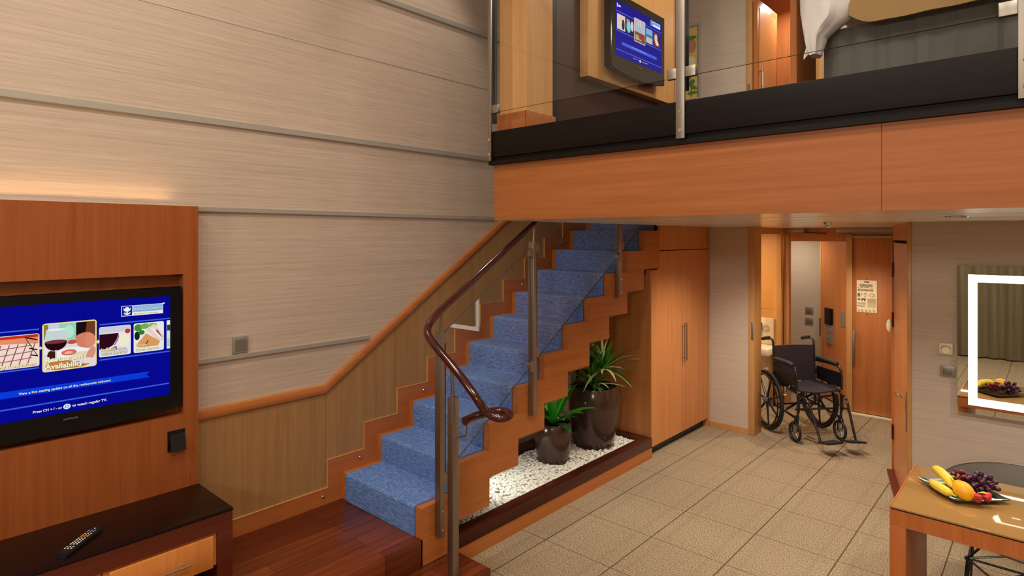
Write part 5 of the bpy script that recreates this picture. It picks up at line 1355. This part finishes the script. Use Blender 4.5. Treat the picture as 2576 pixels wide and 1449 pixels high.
# curtains at the back of the room, seen in the mirror
for x0, x1, lab in ((-3.3, -.35, 'olive curtain drawn across the back wall, left half'), (-.3, 2.2, 'olive curtain drawn across the back wall, right half')):
    bm = BM(); n_ = 160; rows = []
    for i in range(n_ + 1):
        x = x0 + (x1 - x0) * i / n_; y = -2.72 + .045 * math.sin(i * .55) + .02 * math.sin(i * .21)
        rows.append([bm.verts.new((x, y, .02)), bm.verts.new((x, y, 4.7)), bm.verts.new((x, y - .012, 4.7)), bm.verts.new((x, y - .012, .02))])
    for a, b in zip(rows, rows[1:]):
        for k in range(4): bm.faces.new((a[k], a[(k + 1) % 4], b[(k + 1) % 4], b[k]))
    bm.faces.new(rows[0]); bm.faces.new(rows[-1][::-1]); bmesh.ops.recalc_face_normals(bm, faces=bm.faces)
    tag(obj('curtain', bm, 'curtain'), lab, 'curtain', 'olive curtains')

# ------------------------------------------------------------------ lights
WARM = (1.0, 0.92, 0.82)
def area(name, loc, size, power, col=WARM, rot=(0, 0, 0), spread=180):
    l = bpy.data.lights.new(name, 'AREA'); l.shape = 'DISK' if not isinstance(size, tuple) else 'RECTANGLE'
    if isinstance(size, tuple): l.size, l.size_y = size
    else: l.size = size
    l.energy = power; l.color = col; l.spread = math.radians(spread)
    o = bpy.data.objects.new(name, l); C.objects.link(o); o.location = loc; o.rotation_euler = rot; return o
def spot(name, loc, to, power, ang, blend=.4, col=WARM, r=.03):
    l = bpy.data.lights.new(name, 'SPOT'); l.energy = power; l.color = col; l.spot_size = math.radians(ang); l.spot_blend = blend; l.shadow_soft_size = r
    o = bpy.data.objects.new(name, l); C.objects.link(o); o.location = loc
    o.rotation_euler = (V(to) - V(loc)).to_track_quat('-Z', 'Y').to_euler(); return o
# ceiling lamps of the double height hall
for x, y, p_ in ((-1.6, -1.2, 50), (-1.6, 0.9, 55), (0.6, -1.2, 50), (0.6, 0.9, 55)):
    area('hall_lamp', (x, y, 4.9), .7, p_)
for y, p_ in ((-.3, 30), (1.35, 34), (2.95, 60)):
    spot('wall_washer', (-2.95, y, 4.9), (-3.35, y, 2.2), p_, 62, .6)
for x, p_ in ((-1.7, 45), (.9, 45)): area('back_fill_light', (x, -2.55, 2.7), .5, p_, WARM, (math.radians(90), 0, 0))  # added unseen fill lights behind the viewer, brighten risers and fascia
# loft lamps
area('loft_lamp', (-1.4, 4.6, 4.9), .5, 40); area('loft_lamp', (.6, 4.4, 4.9), .5, 30)
area('loft_bath_lamp', (-2.1, 6.9, 4.6), .2, 12)
# lamps in the low ceiling
for x, y, p_ in ((-.357, 3.672, 18), (-1.3, 3.6, 16), (-1.55, 5.0, 34), (-1.9, 5.2, 36), (-1.6, 6.9, 30), (0.5, 4.2, 24)):
    spot('low_downlight', (x, y, ZC - .02), (x, y, 0), p_ * 2.2, 130, .8, r=.04)
area('bathroom_lamp', (-2.95, 6.8, 2.05), .4, 16, (1, .8, .52))
area('vestibule_lamp', (-2.55, 7.95, 2.05), .3, 8, (1, .95, .8))
# planter spotlight, panel backlight
spot('planter_spot', (-3.1, 3.1, .52), (-3.0, 3.35, .15), 10, 130, .7, (.94, 1, .96), .02); spot('planter_spot', (-3.2, 4.0, 1.15), (-3.05, 4.1, .5), 42, 110, .7, (.94, 1, .96), .02)
area('panel_backlight', (-3.49, .33, 2.19), (.05, 1.7), 1.6, (1, .62, .28), (PI, 0, 0))

w_ = bpy.data.worlds.new('world'); SC.world = w_; w_.use_nodes = True
w_.node_tree.nodes['Background'].inputs[0].default_value = (.9, .85, .8, 1); w_.node_tree.nodes['Background'].inputs[1].default_value = .1
SC.view_settings.view_transform = 'Standard'; SC.view_settings.look = 'None'; SC.view_settings.gamma = 1.0; SC.view_settings.use_curve_mapping = False
SC.view_settings.exposure = -0.16
